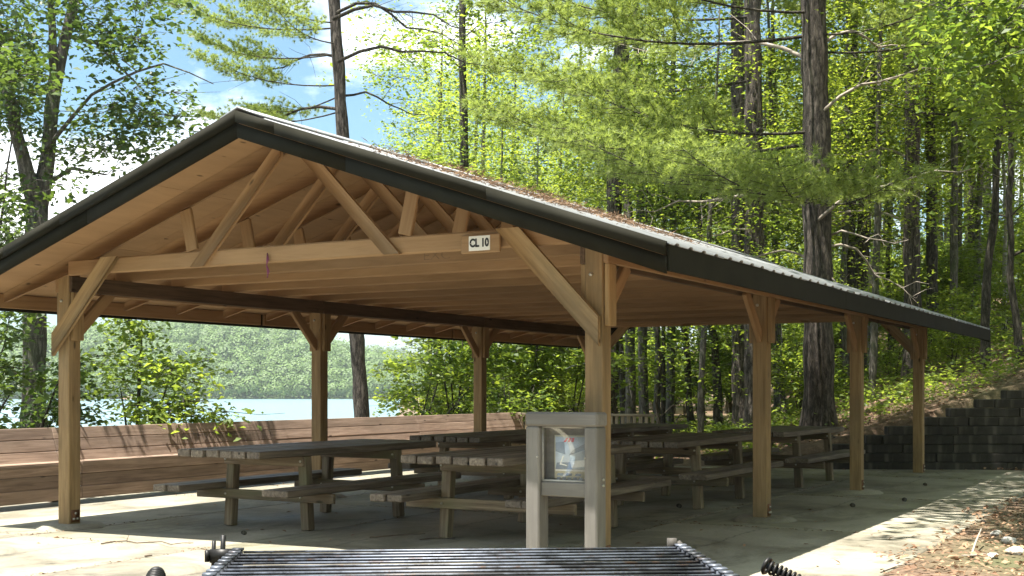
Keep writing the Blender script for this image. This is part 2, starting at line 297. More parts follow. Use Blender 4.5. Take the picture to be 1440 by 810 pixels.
_cache = {}
def chamfer_mesh(name, L, w, d, c=.006, seg=0):
    """a sawn member: length along local X from 0 to L, w along Y, d along Z, edges eased"""
    key = (name, round(L, 3), round(w, 4), round(d, 4), c)
    if key not in _cache:
        bm = bmesh.new(); bmesh.ops.create_cube(bm, size=1)
        for v in bm.verts: v.co = ((v.co.x+.5)*L, v.co.y*w, v.co.z*d)
        if c: bmesh.ops.bevel(bm, geom=bm.edges[:], offset=c, segments=1, affect='EDGES')
        me = bpy.data.meshes.new(name); bm.to_mesh(me); bm.free(); _cache[key] = me
    return _cache[key]
def frame(p0, p1, up=(0, 0, 1)):
    p0, p1 = Vector(p0), Vector(p1); x = (p1-p0).normalized(); up = Vector(up)
    y = up.cross(x)
    if y.length < 1e-4: y = Vector((0, 1, 0))
    y.normalize(); z = x.cross(y)
    m = Matrix((x, y, z)).transposed().to_4x4(); m.translation = p0; return m
def member(name, p0, p1, w, d, mat, parent, up=(0, 0, 1), c=.006):
    me = chamfer_mesh(name+mat.name, (Vector(p1)-Vector(p0)).length, w, d, c)
    o = link(name, me, mat, parent, frame(p0, p1, up)); return o

def mitred(name, pts, v0, v1, a, b_, mat, parent):
    """a board cut to the outline pts (u, z), between v0 and v1; its grain runs from a to b_"""
    m_ = frame((a[0], v0, a[1]), (b_[0], v0, b_[1])); mi = m_.inverted(); n = len(pts)
    area = sum(pts[i][0]*pts[(i+1) % n][1]-pts[(i+1) % n][0]*pts[i][1] for i in range(n))
    if area < 0: pts = pts[::-1]
    V = [tuple(mi @ Vector((u, v0, z))) for u, z in pts]+[tuple(mi @ Vector((u, v1, z))) for u, z in pts]
    mb = MB(); mb.add(V, [((i+1) % n, i, n+i, n+(i+1) % n)[::-1] for i in range(n)][:], [(0, i, i+1) for i in range(1, n-1)]+[(n, n+i+1, n+i) for i in range(1, n-1)])
    return mb.build(name, mat, parent, False, m_)
def strip(p, q, w):
    """the two long edges of a board of width w from p to q, as (point, direction) pairs"""
    p, q = Vector(p), Vector(q); d = (q-p).normalized(); n = Vector((-d.y, d.x))
    return (p+n*w/2, d), (p-n*w/2, d)
def at_z(l, z): p, d = l; t = (z-p.y)/d.y; return (p.x+d.x*t, z)
def at_u(l, u): p, d = l; t = (u-p.x)/d.x; return (u, p.y+d.y*t)

# ------------------------------------------------------------------ ground, slab, lake, far hills
def land_dist(x, y):
    """metres out past the top of the bank, towards the lake"""
    x = np.asarray(x, float); y = np.asarray(y, float)
    u = (x-X0)*cA-(y-Y0)*sA
    d1 = -3.0-u
    d2 = np.where(y > 20, (-1-.085*(y-24))-x, 1e3)
    return np.maximum(0, np.minimum(d1, d2))
def ground_z(x, y):
    x = np.asarray(x, float); y = np.asarray(y, float)
    d = land_dist(x, y)
    z = -.006-np.minimum(.30*np.maximum(0, d-.6), 8.0)
    s = sstep(y, 20.0, 20.55)
    z = z+s*(.305*np.clip(x-3.9-.21*np.clip(y-21, 0, 60), 0, 26)+.07*np.clip(y-20.4, 0, 25)*np.clip((x-3-.2*np.clip(y-21, 0, 60))/4, 0, 1)+.012*np.clip(y-20, 0, 60)*(d < .5))
    z = z-.06*np.clip(y-31, 0, 60)*np.clip((.045*y-x)/(.08*y+.01), 0, 1)*(y > 31)
    z = z+(.035*np.sin(x*1.9+y*.7)*np.cos(y*1.3-x*.4))*sstep(y, 20.4, 22)
    return z
def gz(x, y): return float(ground_z(x, y))
def grid_mesh(name, xs, ys, zf, mat, smooth=True):
    X, Y = np.meshgrid(xs, ys); Z = zf(X, Y); mb = MB()
    n, m_ = len(ys), len(xs); i = np.arange(n-1)[:, None]*m_+np.arange(m_-1)[None]
    mb.add(np.stack([X, Y, Z], -1).reshape(-1, 3), np.stack([i, i+1, i+m_+1, i+m_], -1).reshape(-1, 4))
    return mb.build(name, mat, None, smooth)
def graded(lo, c0, c1, hi, step, g=1.18):
    a = list(np.arange(c0, c1+step/2, step)); s = step
    while a[-1] < hi: s *= g; a.append(min(hi, a[-1]+s))
    s = step
    while a[0] > lo: s *= g; a.insert(0, max(lo, a[0]-s))
    return np.array(a)
tag(grid_mesh('ground', graded(-1800, -14, 16, 1800, .35), graded(-200, -4, 34, 3000, .35), ground_z, M['floor']), kind='structure')
wat = MB(); wat.add([(-1790, -190, -4.2), (1790, -190, -4.2), (1790, 2990, -4.2), (-1790, 2990, -4.2)], [(0, 1, 2, 3)])
tag(wat.build('lake_water', M['water']), kind='structure')

slab = empty('concrete_slab', uv(0, 0, 0), -YAW, kind='structure')
UC = [-2.45, .2, 2.15, 4.65, 7.15]; VC = [-7.5, -3.6, -.62, 3.05, 6.7, 10.35, 12.75]
for i in range(len(UC)-1):
    for j in range(len(VC)-1):
        a, b_ = UC[i]+.004, UC[i+1]-.004; c_, d_ = VC[j]+.004, VC[j+1]-.004
        me = chamfer_mesh('concrete_panel', b_-a, d_-c_, .14, .006)
        link('concrete_panel', me, M['concrete'], slab, Matrix.Translation((a, (c_+d_)/2, -.07+random.uniform(-.0015, .0015))))

def fnoise(x, y, k=0):
    return (np.sin(x*.9+1.3*k)*np.cos(y*.7+k)+.5*np.sin(x*2.1+y*1.3+k*2)+.3*np.sin(x*4.3-y*3.7+k))/1.8
def leaf_cloud(mb, P, Nn, T, ln, wd, fold=.12):
    """leaf blades: one folded quad each"""
    n = len(P); Bn = np.cross(Nn, T); Bn /= np.linalg.norm(Bn, axis=1, keepdims=True)+1e-9
    ln = np.broadcast_to(ln, (n,))[:, None]; wd = np.broadcast_to(wd, (n,))[:, None]
    V = np.stack([P, P+T*ln*.45+Bn*wd*.5+Nn*ln*fold, P+T*ln, P+T*ln*.45-Bn*wd*.5+Nn*ln*fold], 1)
    mb.add(V.reshape(-1, 3), np.arange(4*n).reshape(n, 4))
def rand_frames(n, tilt=.5, droop=.25, r=rng):
    Nn = r.normal(size=(n, 3))*tilt; Nn[:, 2] += 1; Nn /= np.linalg.norm(Nn, axis=1, keepdims=True)
    a = r.uniform(0, 2*math.pi, n); T = np.stack([np.cos(a), np.sin(a), -droop*r.uniform(.2, 1.8, n)], 1)
    T -= Nn*np.sum(T*Nn, 1, keepdims=True)*.8; T /= np.linalg.norm(T, axis=1, keepdims=True)
    return Nn, T

# far shore: hill terrain as structure, the woods on it as one mass of foliage
def hill(name, wood_name, ridge, Yf, depth, xs, ncl, size, nq, k):
    def zf(X, Y):
        t = np.clip((Y-Yf)/depth, 0, 1); return -4.6+.4+(ridge(X)+4.2)*np.sin(t*math.pi/2)**.75+fnoise(X/40, Y/40, k)*2.2*t
    xg = np.arange(xs[0], xs[1]+1, (xs[1]-xs[0])/110); yg = np.concatenate([[Yf-14], np.linspace(Yf, Yf+depth*1.3, 36)])
    def zz(X, Y): return np.where(Y < Yf-1, -6.5, zf(X, Y))
    tag(grid_mesh(name, xg, yg, zz, M['far_leaf']), kind='structure')
    cx_ = rng.uniform(xs[0], xs[1], ncl); t = rng.uniform(0, 1, ncl)**1.25; cy_ = Yf-5+t*depth*1.06
    r_ = size*rng.uniform(.5, 1.0, ncl)**1.6*1.75; cz = np.maximum(zf(cx_, cy_), -4.2)+r_*.7
    d = rng.normal(size=(ncl, nq, 3)); d[:, :, 2] = np.abs(d[:, :, 2])*1.1-.3; d[:, :, 1] = np.where(d[:, :, 1] > .5, -d[:, :, 1], d[:, :, 1]); d /= np.linalg.norm(d, axis=2, keepdims=True)
    P = np.stack([cx_, cy_, cz], 1)[:, None]+d*r_[:, None, None]*rng.uniform(.93, 1.03, (ncl, nq, 1))*np.array([1, 1, 1.05])
    Nn = d+rng.normal(size=d.shape)*.10; Nn /= np.linalg.norm(Nn, axis=2, keepdims=True)
    a = rng.normal(size=d.shape); T = a-Nn*np.sum(a*Nn, 2, keepdims=True); T /= np.linalg.norm(T, axis=2, keepdims=True)
    mb = MB(); s = np.clip(np.repeat(r_, nq)*.27, .7, 1.5)*(1 if k == 1 else 2.2)
    leaf_cloud(mb, P.reshape(-1, 3)-T.reshape(-1, 3)*s[:, None]*.5, Nn.reshape(-1, 3), T.reshape(-1, 3), s, s*.9, .05)
    tag(mb.build(wood_name, M['far_leaf']), 'green wooded hillside seen across the lake', 'woods', None, 'stuff')
def ridge_near(X):
    px = 720+FPX*X/860.
    return np.interp(px, [-200, 0, 130, 200, 250, 300, 350, 400, 440, 480, 520, 570, 640, 800], [30, 33, 33, 36, 39, 41.5, 40, 35, 28, 22, 19, 13, 6, 2])
def ridge_far(X):
    px = 720+FPX*X/2100.
    return np.interp(px, [-200, 0, 200, 400, 500, 560, 600, 640, 760, 1000], [50, 55, 58, 55, 60, 58, 46, 40, 36, 36])
hill('hill', 'hillside_woods', ridge_near, 720, 150, (-480, 40), 3800, 4.8, 80, 1)
hill('hill', 'hillside_woods', ridge_far, 1950, 260, (-1000, 250), 4200, 7, 22, 3)
# pale strip of bare bank along the far waterline
for x0, x1 in ((-226, -218), (-116, -112)):
    mb = MB(); xs_ = np.linspace(x0, x1, 12); 
    top = [(x, 719+math.sin(x)*.6, -4.0+1.6*math.sin((x-x0)/(x1-x0)*math.pi)+.3*math.sin(x*3)) for x in xs_]; bot = [(x, 715, -4.6) for x in xs_]
    mb.add(top+bot, [(i+12, i+13, i+1, i) for i in range(11)])
    tag(mb.build('lake_bank', plain('bare_clay', (.42, .27, .17), .9, 0, .3, .4)), kind='structure')

# ------------------------------------------------------------------ the pavilion
pav = empty('picnic_pavilion', uv(0, 0, 0), -YAW, label='open tan timber picnic pavilion with trussed gable roof over the tables', cat='pavilion')
HR, SL = 3.365, .341                                     # ridge height and roof slope (metal surface)
VF, VB, OS = -.7217, 3*BS+1.137, .8043                   # front and back overhang, side overhang
def zroof(u): return HR-SL*abs(u-UM)
PW = .14
DK = .036                                               # metal and deck together
for col_u in (0, BW):
    for k in range(4):
        v = k*BS; sgn = 1 if col_u == 0 else -1
        ztop = zroof(col_u)-DK-.16 if k in (0, 3) else 2.28
        p = member('post', (col_u, v, .03), (col_u, v, 2.42 if k in (0,) else 2.279), PW, PW, M['post'], pav, up=(0, 1, 0), c=.008)
        # spliced side blocks near the head of the post
        for s2 in (-1, 1):
            member('post_block', (col_u+s2*(PW/2+.0205), v+.012, 1.70), (col_u+s2*(PW/2+.0205), v+.012, 2.137), .125, .04, M['post'], pav, up=(1, 0, 0))
        # footing: low cast pad round the base
        mb = MB(); th = np.arange(10)*2*math.pi/10+.3; rj = .31+.03*np.sin(th*3+k)
        lo = [(col_u+r*math.cos(t), v+r*math.sin(t), .001) for r, t in zip(rj, th)]; hi = [(col_u+(r-.05)*math.cos(t), v+(r-.05)*math.sin(t), .036) for r, t in zip(rj, th)]
        q = [(i, (i+1) % 10, 10+(i+1) % 10, 10+i) for i in range(10)]; t_ = [(10, 10+i, 11+i) for i in range(1, 9)]
        mb.add(lo+hi, q, t_); mb.build('footing', M['concrete'], pav)
        # rusty base plate and bolts
        mb = MB(); mb.box((col_u+PW/2+.001, v-.045, .05), (col_u+PW/2+.007, v+.045, .16)); br = mb.build('base_bracket', M['rust'], pav)
        mb = MB()
        for yy, zz in ((-.02, .08), (.02, .08), (0, .13)): mb.tube([(col_u+PW/2+.006, v+yy, zz), (col_u+PW/2+.020, v+yy, zz)], .011, 6)
        mb.build('bolt', M['bolt'], br)
        mb = MB(); mb.tube([(col_u-.02, v-PW/2+.001, 2.06), (col_u-.02, v-PW/2-.012, 2.06)], .014, 6); mb.build('bolt', M['bolt'], pav)
        # knee braces along the side
        for dv in (-1, 1):
            if (k == 0 and dv < 0) or (k == 3 and dv > 0): continue
            off = sgn*.0
            member('knee_brace', (col_u+off, v+dv*(PW/2-.02), 1.74), (col_u+off, v+dv*(PW/2+.42), 2.165), .045, .11, M['tan'], pav, up=(0, -dv, 1))
# side beams, butted over the posts
for col_u in (0, BW):
    for k in range(3):
        for s2 in (-1, 1):
            member('side_beam', (col_u+s2*.0905, k*BS-.066+(.004 if k else 0), 2.208), (col_u+s2*.0905, (k+1)*BS-.066 if k < 2 else 3*BS+.07, 2.208), .04, .142, M['beam'] if s2*(1 if col_u == 0 else -1) > 0 else M['tan'], pav, c=.005)  # inner beams get the shade-darkened colour, outer ones plain tan
# trusses
TB0, TB1 = 2.281, 2.421
def slope_pt(u, drop): return (u, zroof(u)-drop)
ntr = 16
for k in range(ntr):
    v = -.075 + k*(3*BS+.15)/(ntr-1)
    mb = MB(); mb2 = []
    # the two rafters make the truss body
    for s in (-1, 1):
        uo = UM+s*(UM+OS-.03); a, b_ = (uo, zroof(uo)-DK-.001), (UM+s*.001, HR-DK-.001)
        dz = .15; taper = .085
        pts = [(a[0], a[1]-taper), (a[0], a[1]), (b_[0], b_[1]), (b_[0], b_[1]-dz), (UM+s*(UM-.02), zroof(UM+s*(UM-.02))-DK-dz)]
        V = [(p[0], v-.019, p[1]) for p in pts]+[(p[0], v+.019, p[1]) for p in pts]
        q = [(i, (i+1) % 5, 5+(i+1) % 5, 5+i) for i in range(5)]
        mb.add(V, q+[(0, 1, 2, 3), (5, 8, 7, 6)], [(0, 3, 4), (5, 9, 8)])
    tr = mb.build('truss', M['tan'], pav)
    jz = 0 if k == 0 else random.uniform(0, .010)
    bc = member('bottom_chord', (PW/2+.012 if k == 0 else -.12, v, (TB0+TB1)/2+jz), (BW-PW/2-.012 if k == 0 else BW+.12, v, (TB0+TB1)/2+random.uniform(0, .008)*(k > 0)), .040, .14, M['chord'] if k else M['tan'], tr, c=.013)
    for s in (-1, 1):
        # long web nailed on the front face, from the peak down to the foot of the chord
        A, B = (UM+s*.99, 2.284), (UM+s*.13, 3.16); e1, e2 = strip(A, B, .105); uu = UM+s*.09; zb = 2.284 if k in (0, ntr-1) else 2.424
        mitred('web', [at_z(e1, zb), at_z(e2, zb), at_u(e2, uu), at_u(e1, uu)], v-.0585, v-.0205, A, B, M['tan'], tr)
        member('web', (UM+s*1.08, v-.0015, 2.428), (UM+s*1.16, v-.0015, zroof(UM+1.16)-DK-.155), .036, .12, M['tan'], tr, up=(s, 0, .2))
# front and rear face braces
for s, cu in ((1, 0), (-1, BW)):
    A, B = (cu-s*.03, 1.70), (cu+s*.64, 2.40); e1, e2 = strip(A, B, .14); uo = cu-s*.068
    for va, vb in ((-.146, -.106), (3*BS+.106, 3*BS+.146)):
        mitred('knee_brace', [at_u(e1, uo), at_u(e2, uo), at_z(e2, 2.418), at_z(e1, 2.418)], va if va < 0 else va, vb, A, B, M['post'], pav)
    member('post_cap', (cu, -.052, 2.425), (cu, -.052, zroof(cu)-DK-.012), .10, .036, M['post'], pav, up=(0, 1, 0), c=.003)
# deck: plywood sheets, three courses up each slope
cs = 1/math.sqrt(1+SL*SL)
def slope_frame(s, along, v, drop):
    """matrix with X along v, Y up the slope, Z out of the roof; origin at slope distance 'along' from the eave"""
    ue = UM+s*(UM+OS); u = ue-s*along*cs; z = zroof(ue)+along*cs*SL-drop
    X = Vector((0, 1, 0)) if s > 0 else Vector((0, -1, 0)); Yv = Vector((-s*cs, 0, cs*SL)); Z = X.cross(Yv)
    m = Matrix((X, Yv, Z)).transposed().to_4x4(); m.translation = Vector((u, v, z)); return m
SLEN = (UM+OS)/cs
for s in (-1, 1):
    for c_ in range(3):
        a0, a1 = SLEN*c_/3+.002, SLEN*(c_+1)/3-.002
        if c_ == 2: a1 -= .004
        v0 = VF+.02; cuts = [v0] + [x for x in np.arange(v0+(1.22 if c_ % 2 else 2.44), VB-.3, 2.44)] + [VB-.02]
        for x0, x1 in zip(cuts[:-1], cuts[1:]):
            me = chamfer_mesh('deck_sheet', x1-x0-.004, a1-a0, .012, 0)
            vv = x0+.002 if s > 0 else x1-.002
            link('deck_sheet', me, M['ply'], pav, slope_frame(s, (a0+a1)/2, vv, .029))
# ribbed metal sheets
def rib_mesh(w, ln, pitch=.236, h=.015):
    key = ('rib', round(w, 3), round(ln, 3))
    if key in _cache: return _cache[key]
    xs, zs = [], []; x = 0
    while x < w-1e-6:
        for dx, z in ((0, 0), (.085, 0), (.105, h), (.150, h), (.170, 0)):
            if x+dx <= w: xs.append(x+dx); zs.append(z)
        x += pitch
    xs.append(w); zs.append(0); n = len(xs); mb = MB()
    V = [(x, -ln/2, z) for x, z in zip(xs, zs)]+[(x, ln/2, z) for x, z in zip(xs, zs)]+[(x, -ln/2, z-.006) for x, z in zip(xs, zs)]+[(x, ln/2, z-.006) for x, z in zip(xs, zs)]
    q = []
    for i in range(n-1): q += [(i, i+1, n+i+1, n+i), (2*n+i, 3*n+i, 3*n+i+1, 2*n+i+1), (i, 2*n+i, 2*n+i+1, i+1)]
    mb.add(V, q); _cache[key] = mb.mesh('roof_sheet'); return _cache[key]
nsh = 13; vw = (VB-VF+.03)/nsh
for s in (-1, 1):
    for i in range(nsh):
        x0 = VF-.015+i*vw; ln = SLEN+.03
        vv = x0+.001 if s > 0 else x0+vw-.001
        link('roof_sheet', rib_mesh(vw-.002, ln), M['roof'], pav, slope_frame(s, ln/2-.035, vv, .012-.004*(i % 2)))
# ridge cap
for i in range(5):
    a, b_ = VF-.02+i*(VB-VF+.04)/5, VF-.02+(i+1)*(VB-VF+.04)/5-.002
    mb = MB(); prof = [(-.17, -.17*SL-.000), (0, .012), (.17, -.17*SL), (.17, -.17*SL-.012), (0, -.004), (-.17, -.17*SL-.012)]
    V = [(UM+x, a, HR+.022+z) for x, z in prof]+[(UM+x, b_, HR+.022+z) for x, z in prof]
    mb.add(V, [(i_, 6+i_, 6+(i_+1) % 6, (i_+1) % 6) for i_ in range(6)]+[(0, 1, 4, 5), (1, 2, 3, 4), (6, 11, 10, 7), (7, 10, 9, 8)]); mb.build('ridge_cap', M['roof'], pav)
# rake trim front and back: a lower board and a prouder drip trim, each in two lengths
def raked(name, v0, v1, top, bot, ends, s):
    mb = MB(); (ua, ub) = ends
    V = []
    for v in (v0, v1):
        for u in (ua, ub): V += [(u, v, zroof(u)-bot), (u, v, zroof(u)-top)]
    mb.add(V, [(0, 2, 3, 1), (4, 5, 7, 6), (0, 4, 6, 2), (1, 3, 7, 5), (0, 1, 5, 4), (2, 6, 7, 3)]); return mb.build(name, M['fascia'], pav)
for vface, sg in ((VF, -1), (VB, 1)):
    for s in (-1, 1):
        ue = UM+s*(UM+OS+.012); cuts = [UM+s*.0015, UM+s*.38 if s > 0 else UM+s*.0016+s*1.9, UM+s*2.2 if s > 0 else UM+s*2.6, ue]
        cl = [UM+s*.0015, UM+s*(1.02 if s > 0 else 1.6), ue]
        for a, b_ in zip(cl[:-1], cl[1:]):
            raked('fascia_board', vface, vface+sg*.026, .095, .205, (a+s*.0008, b_-s*.0008), s)
        for a, b_ in zip(cuts[:-1], cuts[1:]):
            raked('fascia_trim', vface-sg*.003, vface+sg*.048, .002, .092, (a+s*.0008, b_-s*.0008), s)
# eave fascia down both sides
for s in (-1, 1):
    ue = UM+s*(UM+OS); ze = zroof(ue)
    for i in range(3):
        a, b_ = VF+.004+i*(VB-VF-.008)/3, VF+.004+(i+1)*(VB-VF-.008)/3-.002
        member('fascia_board', (ue+s*.014, a, ze-.108), (ue+s*.014, b_, ze-.108), .024, .165, M['fascia'], pav, c=.003)
        member('sub_fascia', (ue-s*.017, a+.03, ze-.098), (ue-s*.017, b_-.03, ze-.098), .034, .13, M['tan'], pav, c=.003)
# fallen needles lying on the roof
def roof_litter():
    n = 42000; mb = MB()
    s = np.where(rng.random(n) < .93, 1, -1); v = rng.uniform(VF+.05, VB-.05, n); a = rng.uniform(.2, SLEN-.3, n)
    dens = .7*fnoise(a*2.2, v*1.3, 2)+1.25*np.exp(-((a-2.1)/.6)**2)*np.exp(-((v-1.2)/3.0)**2)-1.1*(a < 1.0+.35*np.sin(v*1.7)+.12*np.clip(v, 0, 6))*(v > .1)-.12*np.clip(v-3, 0, 9); keep = dens+rng.normal(size=n)*.35 > .72
    s, v, a, dens = s[keep], v[keep], a[keep], dens[keep]; n = len(v)
    ue = UM+s*(UM+OS); u = ue-s*a*cs; z = HR-SL*np.abs(u-UM)+rng.random(n)**1.5*(.012+.085*np.clip(dens-.45, 0, 1.2))+.006
    P = np.stack([u, v, z], 1); Nn, T = rand_frames(n, .5, .0)
    leaf_cloud(mb, P, Nn, T, rng.uniform(.04, .10, n), rng.uniform(.004, .011, n), .05)
    o = mb.build('needle_litter', M['needle_litter'], pav); o['kind'] = 'stuff'
roof_litter()

# number sign on the tie beam, ribbon below it
sg_ = empty('number_sign', uv(4.44, -.1255, 2.318), -YAW, label='small white plate lettered CL 10 on a tan board on the tie beam', cat='sign')
member('sign_board', (-.165, 0, 0), (.165, 0, 0), .022, .135, M['tan'], sg_)
pl = member('sign_plate', (-.095, -.0135, .004), (.085, -.0135, .004), .005, .108, M['white'], sg_, c=.002)
def lettering(text, size, loc, mat, parent, bold=.0, squeeze=.8):
    cu = bpy.data.curves.new('lettering', 'FONT'); cu.body = text; cu.size = size; cu.extrude = .001; cu.offset = bold; cu.align_x = 'CENTER'; cu.align_y = 'CENTER'
    tmp = bpy.data.objects.new('tmp', cu); COL.objects.link(tmp); bpy.context.view_layer.update()
    me = bpy.data.meshes.new_from_object(tmp.evaluated_get(bpy.context.evaluated_depsgraph_get())); bpy.data.objects.remove(tmp)
    me.materials.clear()
    return link('lettering', me, mat, parent, Matrix.Translation(loc) @ Matrix.Rotation(R(90), 4, 'X') @ Matrix.Diagonal((squeeze, 1, 1, 1)))
# the lettering stands on the plate: its matrix is worked back into the plate's frame
lt = lettering('CL 10', .082, (0, 0, 0), M['ink'], None, .0035)
lt.parent = pl; lt.matrix_local = frame((-.095, -.0135, .004), (.085, -.0135, .004)).inverted() @ (Matrix.Translation((-.005, -.0173, .004)) @ Matrix.Rotation(R(90), 4, 'X') @ Matrix.Diagonal((.8, 1, 1, 1)))
mb = MB()
for sx in (-.078, .068): mb.tube([(sx, -.0165, .004), (sx, -.0195, .004)], .004, 6)
mb.build('screw', M['bolt'], sg_)
# faint carved letters on the second chord, seen through the gable
lt2 = lettering('EXC', .11, (3.56, -.075+(3*BS+.15)/15-.0195, 2.352), M['scribble'], pav, -.002, 1.3)
mb = MB(); P = [(2.42, -.1, 2.36), (2.43, -.108, 2.31), (2.415, -.104, 2.26), (2.435, -.106, 2.21), (2.42, -.102, 2.16)]
for w in (-.007, .007):
    pts = [(p[0]+w*math.sin(i*1.7), p[1]+abs(w)*.3, p[2]) for i, p in enumerate(P)]; mb.tube(pts, [.004, .008, .005, .008, .003], 4)
rb = mb.build('ribbon', M['ribbon']); rb.matrix_world = Matrix.Translation(uv(0, 0, 0)) @ Matrix.Rotation(-YAW, 4, 'Z') @ Matrix.Translation((0, -.012, 0))
tag(rb, 'faded purple ribbon hanging from the front tie beam', 'ribbon')

# ------------------------------------------------------------------ picnic tables
TL, TTOP, SH = 2.72, .725, .405
def make_table():
    r = empty('picnic_table')
    for i in range(6):
        w = random.choice((.138, .142, .145)); u = -.40+i*.16; dv = random.uniform(-.018, .018)
        member('top_plank', (u, dv, TTOP-.0325+random.uniform(-.003, .003)), (u+random.uniform(-.006, .006), TL+dv, TTOP-.0325+random.uniform(-.003, .003)), w, .065, M['tabletop'], r, c=.008)
    for s in (-1, 1):
        for j in range(2): member('seat_plank', (s*(.70-.155*j), .02*j, SH-.03), (s*(.70-.155*j), TL-.01*j, SH-.03), .145, .06, M['tabletop'], r, c=.008)
    for v in (.66, TL-.66):
        for s in (-1, 1): member('leg', (s*.455, v, 0), (s*.415, v, TTOP-.067), .09, .09, M['table'], r, up=(0, 1, 0))
        member('top_bearer', (-.46, v-.066, TTOP-.067-.045), (.46, v-.066, TTOP-.067-.045), .04, .088, M['table'], r)
        member('seat_bearer', (-.80, v-.066, SH-.063-.045), (.80, v-.066, SH-.063-.045), .04, .088, M['table'], r)
        for s in (-1, 1):
            for zz in (TTOP-.11, SH-.11): mb = MB(); mb.tube([(s*.44, v-.085, zz), (s*.44, v-.095, zz)], .011, 6); mb.build('bolt', M['bolt'], r)
    return r
def copy_tree(o, parent=None):
    c = o.copy(); COL.objects.link(c); c.parent = parent
    if parent is not None: c.matrix_parent_inverse = o.matrix_parent_inverse.copy()
    for ch in list(o.children): copy_tree(ch, c)
    return c
proto = make_table(); first = True
for u, v, lab in ((1.62, .18, 'weathered picnic table nearest the front left post, beside the long plank bench'),
                  (3.90, .32, 'weathered picnic table right behind the grey notice stand'),
                  (1.60, 3.85, 'weathered picnic table in the middle of the row beside the plank bench'),
                  (3.95, 3.75, 'weathered picnic table in the middle of the row by the right hand posts'),
                  (1.62, 7.30, 'weathered picnic table in front of the slatted end bench'),
                  (4.02, 7.10, 'weathered picnic table closest to the stepped block wall')):
    t = proto if first else copy_tree(proto); first = False
    t.location = uv(u, v, .004); t.rotation_euler = (0, 0, -YAW+random.uniform(-.022, .022)); tag(t, lab, 'picnic table', 'picnic tables under the pavilion roof')

# ------------------------------------------------------------------ long plank bench on the lake side
lb = empty('plank_bench', uv(-1.76, 0, 0), -YAW, label='long reddish plank bench with high back along the lake side', cat='bench')
cuts = [-5.6, -1.95, 1.7, 5.35, 9.0, 12.55]
for a, b_ in zip(cuts[:-1], cuts[1:]):
    for i in range(3):
        z = .055+.0725+i*.138; j = random.uniform(-.004, .004)
        member('skirt_plank', (0+j, a+.003, z), (0+j, b_-.003, z), .036, .1362, M['redwood'], lb)
    for i in range(2):
        member('seat_plank', (-.10-i*.19, a+.003, .4375+.004*i), (-.10-i*.19, b_-.003, .4375+.004*i), .18 if i else .24, .036, M['redwood'], lb)
    for i in range(3):
        z = .50+.0+i*.131; lean = -.375-.043*i; j = random.uniform(-.004, .004)
        member('back_plank', (lean+j, a+.003, z), (lean+j, b_-.003, z), .036, .134, M['redwood'], lb, up=(-.33, 0, 1))
for v in (-5.5, -3.8, -1.95, -.1, 1.7, 3.5, 5.35, 7.2, 9.0, 10.8, 12.45):
    member('bench_support', (-.44, v, 0), (-.535, v, .80), .09, .09, M['redwood'], lb, up=(0, 1, 0))
    member('seat_support', (-.05, v, .32), (-.40, v, .32), .05, .19, M['redwood'], lb)
# slatted bench closing the far end
eb = empty('slatted_bench', uv(-2.2, 12.45, 0), -YAW, label='slatted end bench with gaps of daylight between upright slats', cat='bench')
for i in range(24):
    u = .03+i*.115
    member('slat', (u, 0, .06), (u, .02, .79), .06, .03, M['slat'], eb, up=(0, 1, 0), c=.003)
member('top_rail', (-.02, -.012, .80), (2.75, -.012, .80), .07, .045, M['slat'], eb); member('seat_rail', (-.02, -.05, .40), (2.75, -.05, .40), .06, .09, M['slat'], eb)
for i in range(3): member('seat_plank', (-.02, -.10-.15*i, .425), (2.75, -.10-.15*i, .425), .14, .036, M['table'], eb)
for u in (.2, 1.3, 2.5):
    member('bench_support', (u, -.25, 0), (u, -.25, .405), .09, .25, M['table'], eb, up=(0, 1, 0))

# ------------------------------------------------------------------ notice stand by the front right post
nb = empty('notice_stand', uv(4.925, -.26, 0), -YAW, label='grey painted timber notice stand with glazed poster window by the post', cat='notice stand')
W_ = .548
for u, w in ((.0525, .105), (W_-.048, .096)): member('leg', (u, 0, 0), (u, 0, 1.0), w, .15, M['boxpaint'], nb, up=(0, 1, 0), c=.01)
member('cap_rail', (-.002, 0, 1.05), (W_+.008, 0, 1.05), .165, .098, M['boxpaint'], nb, c=.014)
member('cross_rail', (.1055, .012, .568), (W_-.0965, .012, .568), .12, .100, M['boxpaint'], nb, c=.008)
member('back_panel', (.1055, .045, .813), (W_-.0965, .045, .813), .012, .37, M['boxpaint'], nb, c=0)
mb = MB(); x0, x1, z0, z1 = .1065, W_-.0975, .6195, .9995
for a, b_ in (((x0, -.03, z0), (x1, -.012, z0+.012)), ((x0, -.03, z1-.010), (x1, -.012, z1)), ((x0, -.03, z0+.0125), (x0+.010, -.012, z1-.0105)), ((x1-.010, -.03, z0+.0125), (x1, -.012, z1-.0105))): mb.box(a, b_)
pf = mb.build('pane_frame', M['stone'], nb)
mb = MB(); mb.box((x0+.0105, -.026, z0+.0125), (x1-.0105, -.022, z1-.0105)); mb.build('pane', M['glass'], pf)
po = MB(); po.box((x0+.085, -.004, z0+.02), (x1-.018, 0, z1-.06)); po = po.build('poster', M['cream'], nb)
px0, px1, pz0, pz1 = x0+.092, x1-.025, z0+.085, z1-.07
mb = MB(); mb.box((px0, -.0055, pz0), (px1, -.0045, pz1)); mb.build('print', M['poster'], po)
def flat(pts, y, mat):
    mb = MB(); n = len(pts); mb.add([(px0+(px1-px0)*a, y, pz0+(pz1-pz0)*b) for a, b in pts], [tuple(range(4))] if n == 4 else None, [(0, i, i+1) for i in range(1, n-1)] if n != 4 else None)
    return mb.build('print', mat, po)
